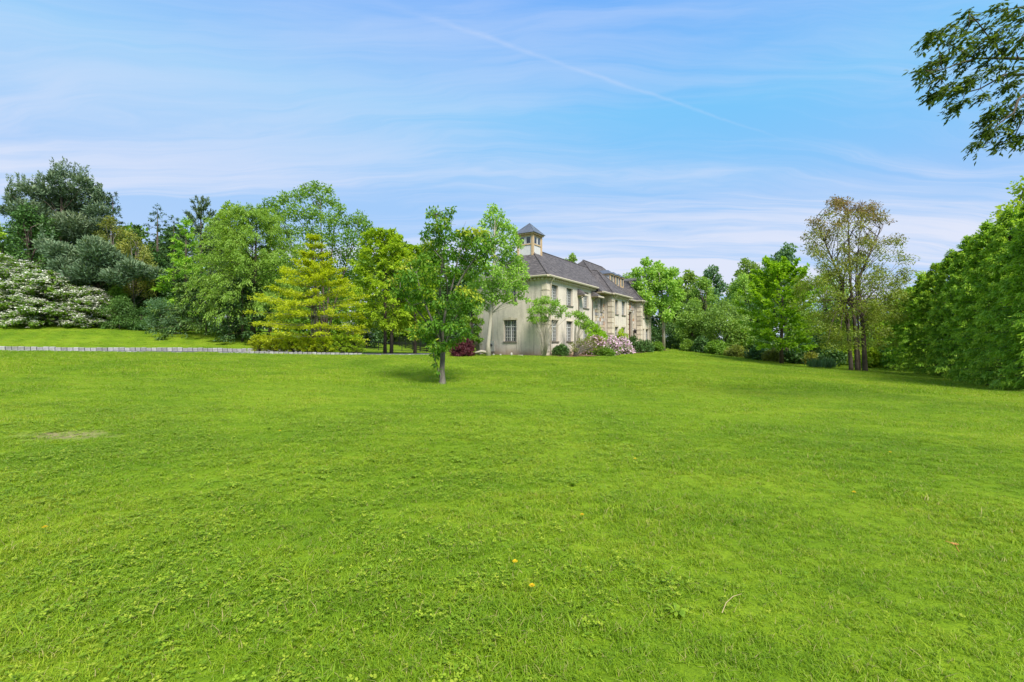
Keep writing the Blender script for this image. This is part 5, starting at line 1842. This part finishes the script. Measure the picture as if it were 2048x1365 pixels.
mound("bush", "yellow green bush rising behind the pink rhododendrons", 1243, 658, 47, 17, 215, L_yellow, 1800, .14, .08, .1, None, GP)
mound("rhododendron", "dark evergreen shrub below the mansion entrance", 1270, 671, 48.5, 20, 217, L_dark, 2600, .14, .06, .1, None, GP)
mound("rhododendron", "dark evergreen shrub right of the entrance one", 1292, 679, 50.5, 18, 219, L_dark, 2000, .14, .06, .15, None, GP)
mound("bush", "low green shrub at the far end of the house bed", 1313, 683, 54, 16, 221, L_mid, 1700, .16, .08, -.05, None, GP)
# grey twiggy shrub
vase_shrub("grey twiggy arching shrub with few leaves in the house bed", 1150, 35.6,
           [(1145, 690, 8), (1160, 684, 9), (1175, 680, 9), (1185, 686, 9), (1168, 692, 10), (1150, 700, 8), (1190, 695, 8), (1178, 700, 9)], 7, 223, L_olive, 1100, .5, .09, .04, M_bark_grey)

# ------------------------------------------------------------------ right-hand wood
c = Crown(231)
D2 = 57
b = ground_pt(1328, D2)
lst = [(1292, 525, 11), (1318, 545, 18), (1345, 545, 12), (1275, 545, 12), (1298, 548, 16), (1280, 570, 15), (1310, 575, 20), (1340, 570, 18), (1355, 590, 15), (1290, 595, 18), (1320, 605, 18), (1345, 610, 16), (1300, 620, 13), (1335, 632, 14), (1316, 530, 8), (1330, 555, 14), (1358, 565, 8)]
Cs, Rs = px_clumps(c.r, lst, D2, 1.8, .9)
c.wood.tube([tuple(b - [0, 0, .2]), tuple(at(1327, 650, D2)), tuple(at(1325, 600, D2)), tuple(at(1318, 545, D2))], [.20, .16, .12, .03], 7)
for C1 in Cs:
    c.limb(at(1325, min(690, 40 + (682 - (C1[2] - 1.5) * FPX / D2)), D2), C1, .05, .015, .12, 4, 4)
c.clumps(Cs, Rs, 8500, .26, .16, .08, .4, .2, .5)
c.finish("slender_tree", "slender pale trunked tree at the right end of the mansion", "tree", b, L_pale, M_bark_pale)

L_wood = leaf_mat("leaf_soft_green", (0.055, 0.105, 0.020), (0.105, 0.180, 0.034), (0.19, 0.28, 0.06), gain=1.9)
WOOD = [(1140, 508, 88, 28, 620, L_wood, "green tree top showing above the near wing roof"), (1255, 545, 90, 40, 640, L_wood, "green crown just behind the dormers and chimney"),
        (1370, 538, 70, 42, 690, L_wood, "mid green tree right of the slender pale trunk"), (1408, 552, 66, 40, 695, L_pale, "pale green tree in the wood right of the mansion"),
        (1425, 532, 86, 36, 660, L_blue, "blue green crown at the back of the wood"), (1385, 600, 62, 42, 698, L_wood, "low rounded tree behind the lawn crest"),
        (1492, 545, 68, 46, 660, L_pale, "round pale crown in the middle of the right wood"), (1490, 515, 88, 40, 640, L_wood, "dark flat topped tree rising behind the round pale crown"),
        (1545, 518, 84, 38, 640, L_blue, "blue green crown between the pale crown and bronze maple"), (1572, 487, 74, 46, 640, L_blue, "tall blue green tree just left of the bronze maple"),
        (1450, 598, 58, 55, 705, L_wood, "arching many stemmed tree at the edge of the lawn crest"), (1500, 600, 60, 50, 700, L_dark, "dark tree behind the bright green maple"),
        (1650, 540, 60, 62, 700, L_pale, "pale green tree directly behind the bronze maple"), (1725, 600, 56, 50, 715, L_yellow, "yellow green tree right behind the maple trunks"),
        (1800, 575, 62, 45, 715, L_wood, "green tree in the gap between bronze maple and hedge"), (1850, 540, 58, 48, 700, L_yellow, "yellow green crown peeping over the left end of the hedge"),
        (1920, 500, 56, 55, 690, L_wood, "mid green tree behind the middle of the hedge"), (1340, 585, 74, 36, 690, L_dark, "dark tree behind the slender pale trunk"),
        (1605, 620, 56, 40, 715, L_wood, "low green tree left of the bronze maple trunks"), (1285, 600, 78, 34, 690, L_dark, "dark tree behind the far end of the mansion")]
for i, (px, top, d, hwp, low, mt, lab) in enumerate(WOOD):
    near = d < 70
    broad_tree("deciduous_tree", lab, px, top, d, hwp, low, mt, M_bark_dark, 240 + i, 8000 if near else 5500, 34 if near else 26, .24 if near else .36, .15 if near else .24, .33, round_prof if i % 3 else egg_prof, group="trees in the wood on the right", limbs=near)
# understory along the lawn edge
UND = [(1378, 680, 59, 22, L_mid, "bright low bush by the slender trunk"), (1405, 672, 57, 24, L_dark, "dark low bush right of the bright one on the crest"), (1435, 680, 54, 26, L_mid, "green bush under the arching tree"),
       (1475, 690, 51, 26, L_olive, "brownish undergrowth bush left of the bright maple"), (1515, 694, 48, 26, L_dark, "dark bush left of the bright maple trunk"), (1545, 700, 46, 24, L_olive, "brown green bush beside the bright maple trunk"),
       (1590, 700, 45, 28, L_dark, "dark bush between the bright and bronze maples"), (1625, 705, 44, 26, L_olive, "brown green bush behind the iris clump"), (1665, 700, 42, 28, L_dark, "dark bush left behind the three trunks"),
       (1700, 690, 44, 30, L_yellow, "yellow green bush behind the three trunks"), (1738, 696, 40, 24, L_yellow, "yellow bush just right of the three trunks"), (1330, 640, 68, 44, L_dark, "dark thicket behind the slender pale trunk"), (1285, 630, 70, 40, L_dark, "dark thicket behind the far end of the house bed"), (1440, 645, 66, 48, L_dark, "dark thicket behind the arching tree"), (1520, 650, 58, 46, L_dark, "dark thicket behind the bright maple"), (1640, 655, 52, 46, L_dark, "dark thicket behind the bronze maple"), (1400, 640, 68, 44, L_mid, "green thicket between the pale crowns"), (1720, 650, 54, 44, L_mid, "green thicket behind the three trunks"),
       (1772, 690, 46, 26, L_dark, "very dark bush in the gap before the hedge"), (1805, 650, 52, 34, L_dark, "dark thicket closing the gap behind the hedge end"), (1775, 655, 56, 36, L_dark, "dark thicket behind the gap right of the trunks")]
for i, (px, top, d, hwp, mt, lab) in enumerate(UND):
    mound("bush", lab, px, top, d, hwp, 400 + 2 * i, mt, 2400 if hwp < 32 else 4200, .19, .11, 0, None, "undergrowth along the right lawn edge")

# bright green maple
c = Crown(311)
D3 = 43
b = ground_pt(1563, D3)
Hh = pz(546, D3) - b[2]
c.wood.tube([tuple(b - [0, 0, .2]), tuple(b + [0, 0, 2.2]), tuple(b + [.1, 0, Hh * .6]), tuple(b + [0, 0, Hh * .9])], [.19, .15, .10, .02], 7)
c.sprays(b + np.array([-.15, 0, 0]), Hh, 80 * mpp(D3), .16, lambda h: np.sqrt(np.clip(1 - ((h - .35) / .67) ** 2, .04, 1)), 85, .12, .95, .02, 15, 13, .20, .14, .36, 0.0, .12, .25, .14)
c.finish("maple_tree", "fresh bright green maple with level layers left of the bronze tree", "tree", b, L_bright, M_bark_dark)

# bronze maple on three trunks
c = Crown(315)
D4 = 33.2
b = ground_pt(1716, D4)
Hh = pz(390, D4) - b[2]
tops = []
for bx, mx_, tx, ty, r0 in ((1702, 1682, 1630, 440, .14), (1714, 1700, 1695, 400, .13), (1730, 1716, 1765, 450, .16), (1719, 1711, 1725, 400, .07)):
    g0 = ground_pt(bx, D4 + (bx - 1714) * .01)
    pts_ = [g0 - [0, 0, .2], g0 + [0, 0, .25], np.array(at((bx * 2 + mx_) / 3, 650, D4)), np.array(at(mx_, 560, D4)), np.array(at((mx_ + tx) / 2, (560 + ty) / 2, D4)), np.array(at(tx, ty, D4))]
    c.wood.tube([tuple(p) for p in pts_], [r0 * 1.4, r0, r0 * .85, r0 * .6, r0 * .35, .012], 8)
    tops.append([Vector(p) for p in pts_[2:]])
r = c.r
Cs, Rs = [], []
def prof_b(py):
    return np.interp(py, [392, 405, 430, 460, 500, 540, 600, 650, 690, 705], [22, 52, 84, 104, 118, 124, 124, 114, 98, 70])
for i in range(300):
    py = r.uniform(398, 695)
    hwp = prof_b(py)
    a, q = r.uniform(0, 6.28), math.sqrt(r.uniform(.05, 1))
    cx = 1702 + hwp * q * math.cos(a) * .93
    p = at(cx, py, D4 + hwp * mpp(D4) * q * math.sin(a) * .9)
    rad = r.uniform(9, 17) * mpp(D4)
    Cs.append(tuple(p)); Rs.append((rad * 1.15, rad * 1.15, rad * .85))
Cs, Rs = np.array(Cs), np.array(Rs)
allp = [p for t_ in tops for p in densify(t_, 7)]
for C1 in Cs:
    v = Vector(C1)
    a = min((p for p in allp if p.z < v.z - .2 - .75 * math.hypot(p.x - v.x, p.y - v.y)), key=lambda p: (p - v).length, default=allp[4])
    c.limb(a, v, .030, .007, .08, 4, 4)
sel = (r.uniform(size=len(Cs)) > np.interp(Cs[:, 2], [pz(560, D4), pz(430, D4)], [0.0, 0.38]))
Cs, Rs = Cs[sel], Rs[sel]
zlo, zhi = pz(620, D4), pz(400, D4)
c.ls = 1.15
c.clumps(Cs, Rs, 33000, .125, .060, -.2, .5, .35, .55, .2, .35, lambda P, off: .62 * np.clip((P[:, 2] - zlo) / (zhi - zlo), 0, 1) ** 1.3)
c.finish("bronze_maple", "tall maple with bronze upper leaves on three close trunks", "tree", b, L_bronze, M_bark_dark)

# iris clump
c = Crown(319)
b = ground_pt(1643, 36)
n = 420
r = c.r
P = np.stack([b[0] + r.uniform(-.95, .95, n), b[1] + r.normal(0, .25, n), np.full(n, b[2])], -1)
D = unit(np.stack([r.normal(0, .22, n), r.normal(0, .2, n), np.ones(n)], -1))
c.add(P, D, unit(r.normal(size=(n, 3))), r.uniform(.4, .75, n), .05, r.uniform(.2, .8, n), .05)
rt = empty("iris_clump", tuple(b), 0, "clump of upright blue green iris blades at the lawn edge", "plant")
link_mesh("blades", c.leaf_mesh("blades", L_blue, b), None, rt, 'stuff')

# evergreen screen on the right
HED = [(1797, 602, 30, "hedge evergreen farthest from the camera, at the gap by the trunks"), (1820, 576, 31, "second evergreen from the far end of the hedge"), (1845, 552, 33, "third evergreen from the far end of the hedge"),
       (1872, 528, 36, "fourth evergreen from the far end of the hedge"), (1902, 503, 40, "fifth evergreen from the far end of the hedge"), (1936, 474, 46, "sixth evergreen from the far end, half way along the visible hedge"),
       (1975, 446, 53, "seventh evergreen from the far end, a tall dark column"), (2020, 420, 62, "eighth evergreen from the far end, just inside the right edge"), (2070, 396, 72, "ninth evergreen from the far end, cut by the right frame edge"),
       (2130, 372, 86, "nearest hedge evergreen in view, mostly outside the right edge")]
for i, (px, top, hwp, lab) in enumerate(HED):
    d = float(np.interp(px, [1797, 1832, 1872, 1925, 1985, 2062, 2170], [39, 35, 30.5, 26, 22, 18.6, 16.2]))
    big = d < 27
    conifer("hemlock_tree", lab, px, top, d, hwp, 770, L_hem, 330 + i, 170 if big else 120, 14, 14 if big else 13, .155 if big else .19, .05 if big else .065,
            prof=lambda h: np.interp(h, [0, .06, .3, .55, .75, .9, 1], [.85, 1.0, 1.0, .90, .68, .36, .05]), a0=.0, a1=.85, curv=-.22, droop=.5, bias=.06, tip_light=.5, group="evergreens in the right hand hedge", tw=.30, flat=.3, ls=1.0)
broad_tree("deciduous_tree", "yellow green leafy tree rising behind the hedge at the right edge", 2065, 352, 24, 95, 700, L_yellow, M_bark_dark, 341, 11000, 46, .17, .11, .30, egg_prof)
broad_tree("deciduous_tree", "dark leafy tree between hedge tops with ragged sky line", 1968, 455, 27, 42, 640, L_mid, M_bark_dark, 342, 5000, 30, .16, .09, .30, egg_prof)

# overhanging branches of a tree standing outside the right edge
c = Crown(351)
D5 = 9.5
b = ground_pt(2330, D5)
tp = at(2300, -150, D5)
c.wood.tube([tuple(b - [0, 0, .2]), tuple(b + [0, 0, .4]), tuple(at(2320, 300, D5)), tuple(tp)], [.30, .22, .18, .10], 9)
limbs_ = [[(2310, 180), (2180, 125), (2048, 118), (1990, 117), (1950, 118), (1915, 98), (1880, 78)],
          [(2310, 200), (2160, 170), (2060, 150), (2010, 150), (1960, 178), (1925, 188)],
          [(2310, 230), (2150, 190), (2060, 180), (2036, 200), (2028, 225), (1995, 250), (1975, 275)],
          [(2300, 120), (2150, 60), (2080, 30), (2040, 15), (2010, 20)],
          [(2036, 118), (2030, 98), (2042, 85), (2050, 60)], [(1950, 118), (1925, 125), (1885, 140), (1855, 142)], [(2010, 118), (1985, 85), (1955, 45), (1938, 28)],
          [(2060, 180), (2050, 230), (2030, 270), (2015, 285)], [(2310, 100), (2200, 40), (2120, -30), (2060, -60)]]
r = c.r
ends = []
for li, L_ in enumerate(limbs_):
    dz_ = r.uniform(-.5, .5)
    P = [at(px, py, D5 + dz_ * min(1, i / 3)) for i, (px, py) in enumerate(L_)]
    w0 = .055 if li in (0, 1, 2, 3, 8) else .02
    c.wood.tube(P, [w0 + (.006 - w0) * (i / (len(P) - 1)) ** .7 for i in range(len(P))], 6)
    ends += P[1:]
tufts = [(1935, 26, 10), (1945, 38, 8), (1890, 56, 12), (1872, 70, 12), (1862, 76, 7), (1905, 66, 11), (1930, 72, 12), (1950, 78, 16), (1972, 85, 14), (1915, 48, 9), (1860, 132, 12), (1850, 142, 8), (1868, 125, 9), (1882, 142, 14), (1890, 112, 10), (1880, 155, 9), (1902, 112, 11), (1945, 108, 12), (1925, 100, 11),
         (1930, 128, 13), (1955, 150, 14), (1940, 158, 12), (1972, 145, 14), (1905, 165, 11), (1895, 178, 10), (1912, 190, 9), (1872, 188, 7), (1880, 182, 8), (1925, 170, 10), (1930, 200, 6), (1912, 214, 4), (1970, 188, 7), (1985, 120, 12), (2000, 68, 14), (1985, 75, 12), (1975, 50, 9), (2020, 52, 16), (2015, 28, 14), (2000, 12, 11), (2035, 20, 14), (2030, 78, 14), (2010, 95, 12), (2042, 100, 12), (2005, 130, 11), (2025, 145, 12), (2040, 160, 12),
         (2020, 172, 12), (2040, 190, 12), (2000, 210, 10), (2015, 215, 12), (1990, 228, 10), (1978, 240, 9), (2030, 235, 12), (2000, 250, 12), (1975, 262, 9), (1990, 268, 8), (1960, 285, 5), (2035, 262, 11), (2015, 283, 9), (2045, 275, 9), (2044, 40, 14), (2050, 220, 12), (2060, 130, 14), (2070, 60, 18), (2075, 200, 16), (2070, 270, 14), (2080, 10, 18), (2090, 150, 18), (2110, 80, 22), (2120, 220, 20)]
Cs, Rs = px_clumps(r, tufts, D5, .55, .75)
for C1, R1 in zip(Cs, Rs):
    v = Vector(C1)
    a = min(ends, key=lambda p: (p - v).length)
    c.limb(a, v, .007, .003, .12, 3, 4)
# pinnate sprays hanging to the lower left
n_sp, n_lf = 12, 9
nC = len(Cs)
k = np.repeat(np.arange(nC), n_sp)
dsp = unit(np.stack([-.8 + r.normal(0, .45, len(k)), r.normal(0, .45, len(k)), -.42 + r.normal(0, .3, len(k))], -1))
p0 = Cs[k] + r.normal(0, .48, (len(k), 3)) * Rs[k]
ln_ = r.uniform(.14, .30, len(k))
kk = np.repeat(np.arange(len(k)), n_lf)
u = r.uniform(0, 1, len(kk))
P = p0[kk] + dsp[kk] * (ln_[kk] * u)[:, None]
P[:, 2] -= .10 * u * u
sd = unit(np.cross(dsp[kk], np.array([0, 0, 1.0])))
D = unit(dsp[kk] * .6 + sd * np.where(r.uniform(size=len(kk)) < .5, -1, 1)[:, None] * .7 + r.normal(0, .2, (len(kk), 3)) + np.array([0, 0, -.3]))
N = unit(np.array([0, 0, 1.0]) + r.normal(0, .4, (len(kk), 3)))
c.add(P, D, N, r.uniform(.06, .115, len(kk)), r.uniform(.022, .040, len(kk)), r.uniform(.05, .75, len(kk)) + .2 * (r.uniform(size=nC)[k[kk]] - .5))
c.finish("overhanging_tree", "leafy branches reaching into the top right corner against the sky", "tree", b, L_over, M_bark_dark)

# ------------------------------------------------------------------ small things
m_yel = simple_mat("dandelion_yellow", (0.72, 0.46, 0.01), 0.6, 0.2, 0.1, 40)
m_stem = simple_mat("weed_stem", (0.12, 0.22, 0.03), 0.6, 0.2, 0.1, 40)
def dandelion(px, py, lab):
    d = EYE * FPX / (py - 682.5)
    for _ in range(6):
        x = (px - 1024) / FPX * d
        z = float(ground_z(np.array([x]), np.array([d]))[0])
        d = (EYE - z - .06) * FPX / (py - 682.5)
    x = (px - 1024) / FPX * d
    root = empty("dandelion", (x, d, z), random.Random(px).uniform(0, 6), lab, "flower", "dandelions in the lawn")
    fl = MB()
    for ring, (nr, rad, zz) in enumerate(((13, .017, .064), (10, .012, .069), (6, .007, .072))):
        for i in range(nr):
            a = 6.283 * i / nr + ring * .3
            w_ = 3.0 / nr * .5
            fl.poly([(0, 0, .062), (rad * math.cos(a - w_), rad * math.sin(a - w_), zz), (rad * 1.08 * math.cos(a), rad * 1.08 * math.sin(a), zz + .001), (rad * math.cos(a + w_), rad * math.sin(a + w_), zz)])
    fl.build("flower_head", m_yel, root)
    MB().tube([(0, 0, -.01), (.004, 0, .03), (0, 0, .063)], .002, 5).build("stem", m_stem, root)
for px, py, lab in ((1064, 1172, "largest yellow dandelion, in the middle of the near lawn"), (1030, 1124, "yellow dandelion just above the largest one"), (1164, 1030, "small yellow dandelion right of centre in the lawn"),
                    (90, 1055, "yellow dandelion at the left in the near lawn"), (1708, 985, "yellow dandelion in the right part of the lawn"), (1780, 905, "farthest yellow dandelion on the right"), (560, 862, "distant dandelion left of the lone tree"), (1270, 918, "small yellow flower right of centre, second farthest back of all")):
    dandelion(px, py, lab)
m_dry = simple_mat("dry_stalk", (0.42, 0.33, 0.17), 0.8, 0.1, 0.2, 30)
def ground_px(px, py, h=0.03):
    d = EYE * FPX / (py - 682.5)
    for _ in range(6):
        x = (px - 1024) / FPX * d
        z = float(ground_z(np.array([x]), np.array([d]))[0])
        d = (EYE - z - h) * FPX / (py - 682.5)
    return Vector(((px - 1024) / FPX * d, d, z + h))
p0, p1, p2, p3 = ground_px(1444, 1226, .05), ground_px(1452, 1206, .07), ground_px(1466, 1193, .085), ground_px(1483, 1188, .075)
mb = MB().tube([tuple(p) for p in (p0, p1, p2, p3)], [.0022, .002, .0018, .001], 5)
o = mb.build("dry_stalk", m_dry, None)
tag(o, "bent dry grass stalk lying in the lawn at lower right", "twig")
q = ground_px(1918, 1090, .06)
mb = MB().tube([(0, 0, -.05), (-.02, .01, .0)], .003, 5).tube([(-.06, .04, .01), (-.02, .01, 0)], .002, 4)
for i in range(8):
    a = .785 * i
    mb.poly([(-.02, .01, .0), (-.02 + .02 * math.cos(a), .01 + .02 * math.sin(a), .006), (-.02 + .024 * math.cos(a + .4), .01 + .024 * math.sin(a + .4), .002), (-.02 + .02 * math.cos(a + .7), .01 + .02 * math.sin(a + .7), .006)])
o = mb.build("withered_flower", simple_mat("withered_orange", (.42, .22, .06), .8, .1, .2, 20), None)
o.location = q
tag(o, "withered orange flower head on the right of the lawn", "flower")
# pale stones lying at the foot of the end wall
M_pale = simple_mat("pale_stone", (.55, .51, .45), .9, .1, .15, 9)
for px, py, s_, lab in ((1023, 709, (.16, .12, .26), "upright pale stone at the foot of the end wall"), (1041, 713, (.42, .22, .07), "flat pale slab lying in the grass by the end wall"), (1001, 710, (.18, .15, .12), "small pale stone near the meter box"), (987, 711, (.2, .16, .1), "small pale stone left of the meter box")):
    bm_ = MB()
    rr2 = random.Random(px)
    nseg, rows_ = 8, 4
    for j in range(rows_ + 1):
        ph = math.pi * (j / rows_ - .5)
        for i in range(nseg):
            a = 6.283 * i / nseg
            k_ = rr2.uniform(.85, 1.1)
            sg = lambda v: math.copysign(abs(v) ** .6, v)
            bm_.v.append((s_[0] / 2 * k_ * sg(math.cos(ph) * math.cos(a)), s_[1] / 2 * k_ * sg(math.cos(ph) * math.sin(a)), s_[2] / 2 + s_[2] / 2 * sg(math.sin(ph)) * rr2.uniform(.92, 1.0)))
    for j in range(rows_):
        for i in range(nseg):
            bm_.f.append((j * nseg + i, j * nseg + (i + 1) % nseg, (j + 1) * nseg + (i + 1) % nseg, (j + 1) * nseg + i))
            bm_.m.append(0)
    o = bm_.build("stone", M_pale, None)
    o.location = ground_pt(px, 35.0 if px > 1010 else 35.8)
    tag(o, lab, "stone", "pale stones at the foot of the end wall")
